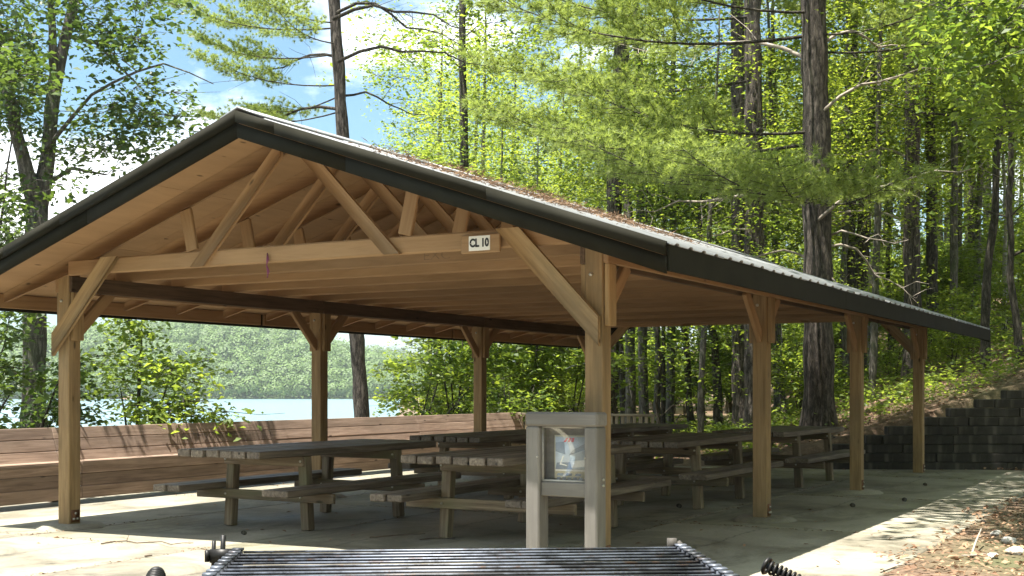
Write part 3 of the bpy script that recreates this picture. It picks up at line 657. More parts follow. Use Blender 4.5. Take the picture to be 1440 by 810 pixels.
flat([(0, .55), (.34, .45), (.3, .85), (0, .82)], -.0060, M['posterdark']); flat([(.0, .0), (.6, .0), (.5, .22), (.05, .2)], -.0060, M['posterdark']); flat([(.55, .05), (1, .1), (1, .3), (.5, .25)], -.0062, M['white']); flat([(.45, .42), (1, .62), (1, .8), (.6, .6)], -.0063, M['posterdark'])
flat([(.14, .15), (.18, .13), (.3, .42), (.25, .42)], -.0065, M['white']); flat([(.14, .15), (.4, .1), (.4, .13), (.18, .19)], -.0066, M['white'])
for i in range(3): flat([(.28+.13*i, .84), (.36+.13*i, .84), (.46+.10*i, .97), (.38+.10*i, .97)], -.0068, M['red'])
for r_, n_ in ((0, 3), (1, 5)):
    for i in range(n_):
        a = .04+i*.92/n_; flat([(a, -.20-.0-.12*r_), (a+.6/n_, -.20-.12*r_), (a+.72/n_, -.12-.12*r_), (a+.12/n_, -.12-.12*r_)], -.0046, M['posterdark'])
flat([(.0, -.05), (1, -.05), (1, -.01), (0, -.01)], -.0046, M['white'])
mb = MB()
for zz in (.60, .64): mb.tube([(W_-.004+.001, .02, zz), (W_+.010, .02, zz)], .010, 6)
mb.build('bolt', M['bolt'], nb)
mb = MB()
for uu, zz in ((.095, .79), (W_-.088, .79)): mb.tube([(uu, -.074, zz), (uu, -.084, zz)], .006, 6)
mb.build('screw', M['bolt'], nb)

# ------------------------------------------------------------------ camp grill in front
GZ = .907
gr_ = empty('park_grill', (-.087, 2.42, 0), R(4.2), label='steel park grill with barred grate and coil handles in front', cat='grill')
gw, gd = .479, .29
rod = MB(); rod.tube([(-gw+.012, 0, 0), (gw-.006, 0, 0)], .0027, 8); rod_me = rod.mesh('grate_bar', True)
nb_ = 15
gt = MB()
for sx in (-1, 1): gt.box((sx*gw-.010, -gd, GZ-.028), (sx*gw+.010, gd, GZ+.004))
gt.box((-gw+.008, gd-.004, GZ-.024), (gw-.008, gd+.006, GZ-.004)); gt = gt.build('grate_frame', M['steel'], gr_)
for i in range(13):
    link('grate_bar', rod_me, M['steel'], gt, Matrix.Translation((0, gd-.008-i*.045, GZ+.001)))
for sx in (-1, 1):   # little teeth where the bars pass the side bars
    mb = MB()
    for i in range(13): mb.box((sx*gw-.012, gd-.018-i*.045, GZ+.0045), (sx*gw+.012, gd+.004-i*.045, GZ+.009))
    mb.build('notched_edge', M['steel'], gt)['kind'] = 'stuff'
fb = MB()
for sx in (-1, 1): fb.box((sx*(gw+.022)-.003, -gd-.02, GZ-.30), (sx*(gw+.022)+.003, gd+.02, GZ-.034))
fb.box((-gw-.018, gd+.014, GZ-.30), (gw+.018, gd+.02, GZ-.034)); fb.box((-gw-.018, -gd-.02, GZ-.306), (gw+.018, gd+.0135, GZ-.300)); fb.build('firebox', M['black'], gr_)
mb = MB(); mb.box((-.05, -.05, .0), (.05, .05, GZ-.307)); mb.build('pedestal', M['black'], gr_)
mb = MB()   # hinge pin and bracket at the far left corner
mb.box((-gw-.060, gd-.004, GZ-.022), (-gw-.008, gd+.012, GZ+.006)); mb.tube([(-gw-.036, gd+.004, GZ-.05), (-gw-.032, gd+.004, GZ+.036)], .0055, 6); mb.tube([(-gw-.054, gd+.004, GZ-.045), (-gw-.052, gd+.004, GZ+.024)], .0045, 6); mb.box((-gw-.070, gd-.006, GZ-.020), (-gw-.061, gd+.014, GZ+.004)); mb.box((-gw-.044, -gd, GZ-.29), (-gw-.030, gd, GZ-.024))
mb.build('hinge_bracket', M['black'], gr_)
mb = MB(); mb.box((gw-.026, gd+.007, GZ-.01), (gw-.006, gd+.018, GZ+.020)); mb.tube([(gw-.004, gd+.013, GZ+.010), (gw+.010, gd+.013, GZ-.004)], .008, 6); mb.build('lug', M['iron'], gr_)
def coil(p0, d, ln, r0, turns, wire, ring=True):
    d = Vector(d).normalized(); a = d.orthogonal().normalized(); b_ = d.cross(a); p0 = Vector(p0); mb = MB(); n = turns*12
    P = [p0+d*(ln*i/n)+(a*math.cos(i*math.pi/6)+b_*math.sin(i*math.pi/6))*r0 for i in range(n+1)]
    mb.tube(P, wire, 5); mb.tube([p0-d*.01, p0+d*(ln+.25)], r0*.55, 8)
    if ring:
        th = np.linspace(0, 2*math.pi, 17); mb.tube([p0-d*.008+(a*math.cos(t)+b_*math.sin(t))*(r0*1.25) for t in th], .0045, 5)
    else:
        mb.tube([p0-d*.010, p0+d*.004], [r0*1.02, r0*1.15], 14)
    return mb
inv = gr_.matrix_basis.inverted()
Hm = Matrix.Translation((-.087, 2.42, 0)) @ Matrix.Rotation(R(4.2), 4, 'Z'); Hi = Hm.inverted()
mb = coil(Hi @ Vector((.525, 2.54, .893)), (.70, -.55, -.34), .17, .0125, 17, .0032); mb.build('coil_handle', M['black'], gr_, True)
mb = coil(Hi @ Vector((-.712, 2.50, .882)), (.10, -.95, -.20), .17, .0165, 17, .0032, False); mb.build('coil_handle', M['black'], gr_, True)

# ------------------------------------------------------------------ stepped block wall
bwl = empty('block_wall', (5.06, 19.75, -.03), R(-1.5), label='dark stepped retaining wall of stacked blocks under the wooded slope', cat='retaining wall')
ch, bl = .142, .52
for row in range(13):
    xa = {0: 0, 1: 0, 2: 0, 3: .52, 4: .86, 5: 1.40}.get(row, 1.40+.44*(row-5)); x = xa
    end = 6.6; off = (row % 2)*bl*.5
    first_b = True
    while x < end:
        ln = bl-off if first_b and off else bl*random.choice((.9, 1.5, 2.1, 2.6)); first_b = False
        me = chamfer_mesh('block', ln-.008, .24, ch-.006, .011)
        link('block', me, M['block'], bwl, Matrix.Translation((x, random.uniform(-.014, .014)+.012*row, row*ch+ch/2)) @ Matrix.Rotation(random.uniform(-.012, .012), 4, 'Z'))
        x += ln

# ------------------------------------------------------------------ trees
def resample(P, step):
    P = np.asarray(P, float); d = np.concatenate([[0], np.cumsum(np.linalg.norm(np.diff(P[:, :3], axis=0), axis=1))]); n = max(3, int(d[-1]/step)+1)
    t = np.linspace(0, d[-1], n); return np.stack([np.interp(t, d, P[:, k]) for k in range(P.shape[1])], 1)
class Skeleton:
    """trunks given as polylines of (x, y, z, radius); limbs grow to the leaf clusters from the nearest wood"""
    def __init__(s, trunks, r, sides=9, wob=.02):
        s.mb = MB(); s.nodes = []; s.r = r
        for tp in trunks:
            Q = resample(tp, .35); n = len(Q)
            w = np.cumsum(r.normal(size=(n, 2))*wob, 0); w -= np.linspace(0, 1, n)[:, None]*w[-1]; Q[:, :2] += w*.6
            s.mb.tube(Q[:, :3], Q[:, 3]*(1+.07*np.sin(np.arange(n)*1.7)), sides); s.nodes.append(Q)
        s.nodes = np.concatenate(s.nodes)
    def grow(s, C, sag=.0, rmax=.05, sides=4, min_up=.15, twigs=4, tr=.6):
        r = s.r; d0 = [np.min(np.linalg.norm(s.nodes[:, :3]-c, axis=1)) for c in C]
        for i in np.argsort(d0):
            c = C[i]; dv = c-s.nodes[:, :3]; d = np.linalg.norm(dv, axis=1)
            cost = d*(1+1.2*np.clip(min_up-dv[:, 2]/(d+1e-6), 0, 2))
            k = int(np.argmin(cost)); a = s.nodes[k]; L = d[k]
            if L < .15: continue
            n = 7; t = np.linspace(0, 1, n)[:, None]; P = a[None, :3]*(1-t)+c[None]*t
            P += r.normal(size=(n, 3))*L*.035*np.sin(t*math.pi); P[:, 2] += (np.sin(t[:, 0]*math.pi)*(.10-sag)*L)
            ra = min(a[3]*.62, .008+.011*L, rmax); rad = np.linspace(ra, .005, n); s.mb.tube(P, rad, sides, False)
            s.nodes = np.concatenate([s.nodes, np.concatenate([P[1:], rad[1:, None]], 1)])
            for _ in range(twigs):
                e = c+r.normal(size=3)*np.array([tr, tr, tr*.25]); m = (c+e)/2+r.normal(size=3)*.05; s.mb.tube(np.stack([P[-2], m, e]), [.006, .004, .0025], 3, False)
def leaves_at(C, rad, per, size, r, flat=.22, droop=.28, tilt=.45, lump=.35, wr=(.48, .66)):
    """layered sprays: flattened discs of leaves round every centre"""
    C = np.asarray(C); n = len(C); rad = np.broadcast_to(rad, (n,))
    rho = np.sqrt(r.random((n, per))); th = r.uniform(0, 2*math.pi, (n, per))
    # break every disc into a few uneven sub-sprays
    th = th+lump*np.sin(3*th+r.uniform(0, 6, (n, 1))); ax = r.uniform(.6, 1.35, (n, 1))
    X = rho*np.cos(th)*rad[:, None]*ax; Y = rho*np.sin(th)*rad[:, None]/ax
    Z = r.normal(size=(n, per))*flat*rad[:, None]-droop*rho**2*rad[:, None]
    P = (C[:, None]+np.stack([X, Y, Z], -1)).reshape(-1, 3); m = len(P)
    Nn, T = rand_frames(m, tilt, .35, r)
    ln = size*r.uniform(.45, 1.4, m); mb = MB(); leaf_cloud(mb, P, Nn, T, ln, ln*r.uniform(*wr, m)); return mb
def crown_points(n, c, rx, rz, r, shell=.55):
    d = r.normal(size=(n, 3)); d /= np.linalg.norm(d, axis=1, keepdims=True); q = shell+(1-shell)*r.random((n, 1))
    P = d*q*np.array([rx, rx, rz])
    P += .18*rx*np.stack([fnoise(P[:, 1], P[:, 2], 3), fnoise(P[:, 2], P[:, 0], 4), 0*P[:, 0]], 1); return P+np.array(c)

# -- forest broadleaf kinds: tall bare trunk, layered crown
def make_broadleaf(H, z0, rx, ncl, per, size, rt, mat, bark, seed, lean=.3):
    r = np.random.default_rng(seed); lx, ly = r.normal(size=2)*lean
    tr = [[0, 0, -.4, rt*1.5], [0, 0, .25, rt*1.08], [lx*.2, ly*.2, H*.3, rt*.9], [lx*.6, ly*.6, H*.6, rt*.62], [lx, ly, H*.93, rt*.2]]
    sk = Skeleton([tr], r)
    C = crown_points(ncl, (lx*.6, ly*.6, (z0+H)/2), rx, (H-z0)/2, r, .35)
    # crown narrows upward, some low side sprays
    f = np.clip((C[:, 2]-z0)/(H-z0), 0, 1); C[:, :2] = C[:, :2]*(1.12-.6*f[:, None]**1.5)
    sk.grow(C, rmax=.07)
    crad = r.uniform(.55, 1.15, ncl)*rx/2.6
    return sk.mb.mesh('trunk', True), leaves_at(C, crad, per, size, r).mesh('crown'), bark, mat
KINDS = [make_broadleaf(17, 3.6, 3.3, 62, 150, .122, .13, M['leaf'], M['bark_dark'], 1),
         make_broadleaf(14, 2.6, 3.0, 56, 145, .115, .10, M['leaf_bright'], M['bark_grey'], 2, .6),
         make_broadleaf(20, 6.5, 3.6, 64, 150, .128, .17, M['leaf'], M['bark_dark'], 3),
         make_broadleaf(11, 1.6, 2.5, 52, 145, .108, .075, M['leaf_bright'], M['bark_grey'], 4, .7)]
def place(kind, x, y, sc, rz, name, label, cat, group=None, z=None):
    tm, cm, bark, mat = kind
    t = empty(name, (x, y, (gz(x, y) if z is None else z)-.03), rz, label=label, cat=cat, group=group); t.scale = (sc, sc, sc)
    link('trunk', tm, bark, t); link('crown', cm, mat, t); return t
MARKS = [(600, 'above the far end of the roof ridge'), (660, 'just right of the lake view'), (720, 'above the middle of the roof slope'), (790, 'left of the corner post'), (850, 'behind the corner post'), (910, 'right of the corner post'),
         (970, 'in the gap after the corner post'), (1030, 'left of the second right post'), (1090, 'right of the second right post'), (1150, 'behind the root-flared pine'), (1205, 'behind the third right post'), (1255, 'left of the farthest right post'),
         (1320, 'right of the farthest right post'), (1390, 'above the tip of the eave'), (1440, 'above the block wall at the right edge')]
ROWS = ['in the front row', 'one row back', 'two rows back', 'three rows back', 'four rows back', 'five rows back', 'six rows back', 'seven rows back']
def where(x, y):
    px = 720+FPX*x/y
    return 'beyond the right edge' if px > 1475 else min(MARKS, key=lambda m_: abs(m_[0]-px))[1]
def forest():
    r = random.Random(5); spots = []
    for _ in range(4000):
        y = 29+(r.random()**1.15)*46; x0_, x1_ = (-.085*y+1.2), .45*y+2
        x = r.uniform(x0_, x1_); md = 3.0+.02*(y-25)
        if land_dist(x, y) > 1.5: continue
        if all((x-a)**2+(y-b_)**2 > md*md for a, b_ in spots): spots.append((x, y))
        if len(spots) >= 104: break
    spots.sort(key=lambda p: p[1]); seen = {}
    for x, y in spots:
        k = r.choices((0, 1, 2, 3), (2, 4, 2, 3) if y < 45 else (3, 3, 4, 2))[0]
        nm = ('broadleaf_tree', 'slender_tree', 'tall_tree', 'young_tree')[k]; w = where(x, y); q = seen.get((k, w), 0); seen[(k, w)] = q+1
        lab = ('dark-trunked broadleaf tree', 'bright green slender tree', 'tall high-crowned tree', 'young low-branched tree')[k]+' '+w+', '+ROWS[min(q, 7)]
        place(KINDS[k], x, y, r.uniform(.82, 1.18), r.uniform(0, 6.28), nm, lab, 'tree', 'trees of the wood behind the pavilion')
forest()

# -- understory saplings and bushes
def make_sapling(H, rx, ncl, per, size, mat, seed, stems=3):
    r = np.random.default_rng(seed); trs = []
    for i in range(stems):
        a = r.uniform(0, 6.28); e = r.uniform(.2, .5)*rx
        trs.append([[.05*math.cos(a), .05*math.sin(a), -.1, .022], [e*.5*math.cos(a), e*.5*math.sin(a), H*.45, .016], [e*math.cos(a), e*math.sin(a), H*.9, .006]])
    sk = Skeleton(trs, r, 5); C = crown_points(ncl, (0, 0, H*.58), rx, H*.46, r, .3); sk.grow(C, rmax=.018, twigs=2, tr=.3)
    return sk.mb.mesh('stems', True), leaves_at(C, r.uniform(.28, .5, ncl), per, size, r, .25).mesh('foliage'), M['bark_dark'], mat
SAPS = [make_sapling(2.6, 1.3, 40, 60, .13, M['leaf_bright'], 21), make_sapling(1.5, 1.1, 30, 55, .11, M['leaf'], 22, 4), make_sapling(3.6, 1.5, 55, 60, .13, M['leaf'], 23)]
def place_sap(k, x, y, sc, rz, name, label, cat, group=None):
    sm, fm, bark, mat = SAPS[k]; t = empty(name, (x, y, gz(x, y)-.02), rz, label=label, cat=cat, group=group); t.scale = (sc,)*3
    link('stems', sm, bark, t); link('foliage', fm, mat, t); return t
def understory():
    r = random.Random(9); spots = []
    for _ in range(3000):
        y = 24+(r.random()**1.3)*38; x = r.uniform(-.06*y+.5, .45*y)
        if land_dist(x, y) > .8 or (x > 3.8 and y < 23.6): continue
        if .05 < x/y < .205 and (y < 33 or r.random() < .3): continue
        if all((x-a)**2+(y-b_)**2 > 2.1 for a, b_ in spots): spots.append((x, y))
        if len(spots) >= 120: break
    spots.sort(key=lambda p: p[1]); seen = {}
    for x, y in spots:
        k = r.choice((0, 0, 1, 2)) if y < 40 else r.choice((0, 2, 2)); 
        if x/y > .24 and y < 31: k = r.choice((0, 1, 1))
        w = where(x, y); q = seen.get((k, w), 0); seen[(k, w)] = q+1
        place_sap(k, x, y, r.uniform(.7, 1.1)*(.7 if x/y > .24 and y < 31 else 1), r.uniform(0, 6.28), ('sapling', 'bush', 'leafy_sapling')[k],
                  ('bright sapling', 'low green bush', 'tall leafy sapling')[k]+' '+w+', '+ROWS[min(q, 7)], 'sapling' if k != 1 else 'bush', 'undergrowth between the trunks of the wood')
understory()
# bright bush filling the gap beyond the far end of the bench
for i, (px, Y, k, sc, lab) in enumerate(((640, 25.5, 2, 1.05, 'bright green bush behind the far end of the plank bench'), (735, 26.5, 2, 1.15, 'leafy sapling behind the slatted end bench'),
                                       (800, 27.5, 2, 1.1, 'sapling beyond the slatted bench, nearest the corner post'), (598, 27, 0, .9, 'small bright sapling at the edge of the lake view'))):
    x = (px-720)/FPX*Y; place_sap(k, x, Y, sc, 1.3*i, 'bright_bush', lab, 'bush')

# -- pines: trunk and separate boughs of needle tufts
def make_bough(Ln, seed, dens=1.0):
    r = np.random.default_rng(seed); wood_ = MB(); tufts = []; dirs = []
    n = 9; t = np.linspace(0, 1, n); P = np.stack([t*Ln, .18*np.sin(t*3+seed)*t, -.10*Ln*np.sin(t*2.2)+.16*Ln*t**2], 1)
    wood_.tube(P, np.linspace(.009+.0042*Ln, .005, n), 5, False)
    nb = int(Ln*5.2*dens)
    for i in range(nb):
        s = .28+.72*(i+r.random())/nb; base = np.array([np.interp(s, t, P[:, k]) for k in range(3)]); side = 1 if i % 2 else -1
        ln = (1.35*(1-s)**.6+.35)*r.uniform(.6, 1.15)*Ln/4.5; a = side*r.uniform(.55, 1.15)
        d = np.array([math.cos(a), math.sin(a), r.uniform(.0, .32)]); e = base+d*ln; mid = base+d*ln*.5+np.array([0, 0, -.05*ln])
        wood_.tube(np.stack([base, mid, e]), [.008, .006, .003], 3, False)
        m = max(4, int(ln*11))
        for q in np.linspace(.2, 1, m):
            p = base*(1-q)+e*q+r.normal(size=3)*.05; tufts.append(p); dirs.append(d+r.normal(size=3)*.3+np.array([0, 0, .5]))
            if r.random() < .9:
                a2 = a+r.choice((-1, 1))*r.uniform(.5, 1); d2 = np.array([math.cos(a2), math.sin(a2), r.uniform(.05, .5)]); p2 = p+d2*r.uniform(.1, .28)
                tufts.append(p2); dirs.append(d2)
    tufts = np.array(tufts); dirs = np.array(dirs); dirs /= np.linalg.norm(dirs, axis=1, keepdims=True); k = 34
    D = dirs[:, None]*.75+r.normal(size=(len(tufts), k, 3))*.45; D /= np.linalg.norm(D, axis=2, keepdims=True)
    B = tufts[:, None]+D*.008; ln = r.uniform(.09, .15, (len(tufts), k, 1)); w = np.cross(D, r.normal(size=D.shape)); w /= np.linalg.norm(w, axis=2, keepdims=True)
    V = np.stack([B-w*.0055, B+w*.0055, B+D*ln+np.array([0, 0, -.012])], 2).reshape(-1, 3); mb = MB(); mb.add(V, None, np.arange(len(V)).reshape(-1, 3))
    return wood_.mesh('bough', True), mb.mesh('needles')
BOUGHS = [make_bough(4.4, 1), make_bough(5.2, 2, 1.1), make_bough(3.4, 3), make_bough(2.4, 4)]
def make_dead(Ln, seed):
    r = np.random.default_rng(seed); mb = MB(); n = 8; t = np.linspace(0, 1, n); P = np.stack([t*Ln, np.cumsum(r.normal(size=n))*.05*Ln, np.cumsum(r.normal(size=n))*.035*Ln+.05*Ln*np.sin(t*5)], 1)
    mb.tube(P, np.linspace(.010+.010*Ln, .006, n), 5, False)
    for i in range(int(6*Ln)):
        s = r.uniform(.25, 1); b = np.array([np.interp(s, t, P[:, k]) for k in range(3)]); d = np.array([r.uniform(.2, 1), r.normal()*.8, r.normal()*.5]); l = r.uniform(.2, .7)*Ln*.4
        mb.tube(np.stack([b, b+d*l*.5+r.normal(size=3)*.04, b+d*l+r.normal(size=3)*.08]), [.007, .005, .003], 3, False)
    return mb.mesh('dead_branch', True)
DEADS = [make_dead(2.2, 5), make_dead(1.5, 6), make_dead(3.0, 8)]
DEADS_DARK = [me.copy() for me in DEADS]
def local(o, h, az, pitch, sc, name, me, mat, parent, off=0):
    m = Matrix.Translation(o) @ Matrix.Rotation(az, 4, 'Z') @ Matrix.Rotation(-pitch, 4, 'Y') @ Matrix.Diagonal((sc, sc, sc, 1)); return link(name, me, mat, parent, m)
def pine(base, top, r0, r1, label, boughs, deads=(), mat='needles', bark='bark_pine', roots=False, name='pine_tree', dead='deadwood'):
    x, y = base; z = gz(x, y)-.05; t = empty(name, (x, y, z), 0, label=label, cat='tree')
    H = top[2]-z; dx, dy = top[0]-x, top[1]-y; r = np.random.default_rng(int(abs(x*100)+y))
    prof = [(0, 1.45), (.02, 1.18), (.05, 1.03), (.2, .95), (.5, .8), (1, r1/r0)]
    tr = [[dx*f, dy*f, H*f-.2*(f == 0), r0*q] for f, q in prof]
    sk = Skeleton([tr], r, 14, .012)
    if roots:
        for a in np.linspace(0, 6.28, 8)[:-1]:
            l = r.uniform(.5, 1.1); sk.mb.tube([[math.cos(a)*r0*.6, math.sin(a)*r0*.6, .32], [math.cos(a)*r0*1.3, math.sin(a)*r0*1.3, .09], [math.cos(a+.2)*(r0+l), math.sin(a+.2)*(r0+l), .0], [math.cos(a+.3)*(r0+l+.3), math.sin(a+.3)*(r0+l+.3), -.12]], [r0*.36, r0*.25, r0*.14, .03], 7)
    sk.mb.build('trunk', M[bark], t, True)
    def pt(h): f = h/H; return Vector((dx*f, dy*f, h))
    for h, az, pitch, k, sc in boughs:
        wm, nm = BOUGHS[k]; b_ = local(pt(h-z), 0, R(az), R(pitch), sc, 'bough', wm, M['bark_dark'], t); link('needles', nm, M[mat], b_, Matrix.Identity(4))
    for h, az, pitch, k, sc in deads: local(pt(h-z), 0, R(az), R(pitch), sc, 'dead_branch', (DEADS if dead == 'deadwood' else DEADS_DARK)[k], M[dead], t)
    return t
def ring(h0, h1, n, seed, ks=(0, 1, 2), az=(0, 360), sc=(.8, 1.15), pitch=(-8, 12)):
    r = random.Random(seed); return [(h0+(h1-h0)*(i+r.random())/n, r.uniform(*az), r.uniform(*pitch), r.choice(ks), r.uniform(*sc)) for i in range(n)]
# heights in these lists are metres above the slab; azimuth 180 points to the left of the photograph, 270 towards the camera
pine((5.40, 22.0), (5.22, 22.0, 20), .26, .13, 'large straight pine trunk with flared roots beside the block wall',
     [(5.6, 186, 1, 1, 1.12), (5.8, 200, 3, 0, 1.15), (4.9, 212, 0, 1, 1.0), (4.7, 230, -1, 0, 1.0), (4.6, 248, -2, 2, 1.05), (4.55, 286, -2, 3, 1.1), (4.7, 268, -3, 2, .8),
      (7.5, 186, 2, 1, 1.15), (7.9, 205, 3, 0, 1.1), (7.2, 345, 6, 0, .8), (7.5, 318, 2, 2, .95), (8.3, 225, 4, 0, 1), (8.8, 252, 2, 1, 1.15), (9.4, 275, 0, 1, 1.2), (10.0, 298, 2, 1, 1.15), (9.8, 240, 2, 0, 1.15), (10.6, 285, 0, 1, 1.2), (9.0, 320, 2, 0, 1.2)]
     + ring(12, 17, 6, 3), [(4.1, 350, 10, 2, .9), (6.0, 15, 14, 2, .8), (3.7, 10, -25, 0, .9), (3.9, 330, 0, 1, 1), (3.2, 300, -20, 1, .8), (4.4, 190, -6, 2, 1), (3.4, 180, 6, 0, .9), (7.2, 20, 5, 0, 1), (7.0, 182, 3, 2, 1.1)], roots=True)
pine((4.98, 25.6), (4.9, 25.6, 19), .21, .07, 'second big pine trunk, left of the root-flared one',
     [(7.6, 176, 2, 1, 1.1), (8.9, 195, 2, 1, 1.1), (6.3, 192, 0, 0, 1.0)]+ring(11, 15, 5, 7), [(4.4, 200, 0, 1, 1)])
pine((8.35, 26.0), (8.35, 26.0, 21), .17, .09, 'dark pine trunk behind the farthest right post', ring(8, 16, 8, 9), [(5.2, 200, -4, 2, 1), (4.6, 170, 4, 2, .9), (6, 190, 0, 0, 1)], 'needles_dark')
pine((8.05, 30.0), (8.4, 30.0, 20), .17, .12, 'leaning pine trunk seen between the two farthest right posts', ring(9, 17, 6, 12), [(5, 180, 0, 0, 1)], 'needles_dark', 'bark_dark')
pine((5.15, 28.0), (5.0, 28.0, 20), .18, .12, 'reddish pine trunk just left of the second right post', ring(11, 17, 7, 15), [(3, 0, 5, 1, 1)], 'needles')
pine((2.95, 31.0), (2.7, 31.0, 20), .125, .09, 'grey trunk of a close pair, nearest the corner post', ring(11, 18, 6, 17), (), 'needles_dark', 'bark_grey')
pine((3.35, 31.6), (3.0, 31.6, 20), .12, .09, 'grey trunk of a close pair, second from the corner post', ring(11, 18, 6, 19), (), 'needles_dark', 'bark_grey')
# lakeside pine
pine((-2.80, 24.0), (-3.75, 24.0, 13.5), .145, .10, 'leaning pine by the lake with thin open crown',
     [(6.6, 178, -4, 0, .62), (7.1, 200, 4, 0, .62), (7.7, 170, 6, 1, .58), (6.1, 185, -14, 2, .6), (8.2, 190, 4, 1, .62), (5.7, 170, -22, 3, .7), (6.9, 150, -2, 2, .7), (5.2, 330, -26, 3, .6), (8.3, 235, 0, 0, .6), (7.9, 250, 0, 2, .7)]+ring(9, 13, 9, 29, (0, 2), sc=(.6, .9)),
     [(7.4, 0, -12, 2, .95), (8.2, 350, -18, 2, 1), (6.9, 5, -6, 1, 1.1), (6.0, 200, -5, 1, .9), (8.4, 15, -8, 0, 1.1), (5.4, 0, -35, 1, .8), (6.6, 182, -18, 2, .9), (7.6, 170, -10, 2, .8)], 'needles_dark', dead='bark_dark')
# snag with crooked arms
def snag():
    Y = 29.; t = empty('dead_snag', (*at(1212, 600, Y).xy, gz(*at(1212, 600, Y).xy)-.1), 0, label='broken dark snag with crooked arms behind the root-flared pine', cat='tree'); o = t.location
    def w(pts): return [[*(at(a, b_, Y)-o), r] for a, b_, r in pts]
    sk = Skeleton([w([(1205, 600, .2), (1208, 400, .17), (1215, 260, .15), (1228, 150, .13), (1226, 100, .10)]), w([(1232, 145, .09), (1250, 125, .07), (1258, 100, .05)]), w([(1228, 105, .10), (1205, 118, .08), (1198, 140, .05), (1192, 165, .03)])], np.random.default_rng(2), 8)
    sk.mb.build('trunk', M['bark_dark'], t, True)
snag()
# slim trunks standing out against the leaves
def slim(pts, Y, label, bark='bark_dark', crown=True, seed=0, name='slim_tree'):
    b = at(pts[0][0], pts[0][1], Y); b.z = gz(b.x, b.y); t = empty(name, b, 0, label=label, cat='tree', group=None); r = np.random.default_rng(seed+50)
    tr = [[0, 0, -.2, pts[0][2]*1.25]]+[[*(at(a, c, Y)-b), q] for a, c, q in pts[1:]]; tr[-1][3] *= .8
    top = tr[-1]; tr.append([top[0]*1.1, 0, top[2]+4, .02]); sk = Skeleton([tr], r, 7, .03)
    if crown:
        C = crown_points(34, (top[0], 0, top[2]+1.5), 1.8, 3.2, r, .3); C = np.concatenate([C, np.array([[tr[2][0], 0, tr[2][2]]])+r.normal(size=(6, 3))*np.array([1.2, 1.0, 1.2])]); sk.grow(C, rmax=.03, twigs=3)
        leaves_at(C, r.uniform(.5, .9, len(C)), 70, .13, r).build('crown', M['leaf'], t)
    sk.mb.build('trunk', M[bark], t, True)
slim([(1385, 535, .085), (1388, 400, .08), (1408, 150, .06), (1412, 20, .05)], 23.5, 'slim dark trunk on the slope above the block wall, left of two', seed=1)
slim([(1438, 500, .07), (1425, 380, .06), (1420, 250, .055), (1424, 120, .045), (1420, 10, .04)], 22.8, 'slim curved trunk at the right edge above the block wall', seed=2)
slim([(1346, 560, .12), (1346, 400, .11), (1345, 200, .1), (1342, 20, .09)], 33, 'mottled grey trunk up the slope beyond the pavilion eave', 'bark_grey', seed=3)
slim([(1226, 560, .09), (1224, 500, .085), (1222, 400, .08), (1215, 250, .06)], 31, 'pale bare-barked trunk between the last two right posts', 'bark_pale', seed=4)
slim([(1411, 530, .07), (1412, 450, .065), (1414, 330, .06)], 30, 'pale slender trunk up the slope at the right', 'bark_pale', seed=5)
slim([(760, 600, .05), (757, 520, .045), (757, 420, .04)], 31, 'thin pale trunk beyond the slatted end bench', 'bark_pale', seed=6)
slim([(926, 610, .045), (921, 560, .04), (928, 510, .04), (918, 440, .035), (905, 300, .03)], 29, 'thin crooked trunk right of the pair of grey trunks', seed=7)
slim([(935, 606, .06), (935, 520, .055), (937, 440, .05), (935, 250, .045)], 30.5, 'straight thin trunk right of the crooked one', seed=8)
slim([(976, 612, .09), (966, 540, .08), (962, 480, .08), (955, 400, .07)], 30, 'forked dark trunk in the middle of the gap between right posts', seed=9)
slim([(1012, 606, .11), (1010, 540, .10), (1004, 480, .09), (985, 400, .08)], 29, 'leaning dark trunk left of the reddish pine', seed=10)
slim([(1105, 600, .05), (1098, 520, .045), (1090, 470, .04), (1078, 380, .04)], 27.5, 'thin leaning trunk left of the root-flared pine', seed=11)
slim([(1253, 600, .07), (1254, 520, .06), (1252, 400, .06), (1250, 250, .05)], 33, 'thin dark trunk left of the farthest right post', seed=12)
slim([(880, 602, .10), (876, 480, .09), (873, 300, .08)], 33, 'dark trunk behind the edge of the corner post', seed=14)

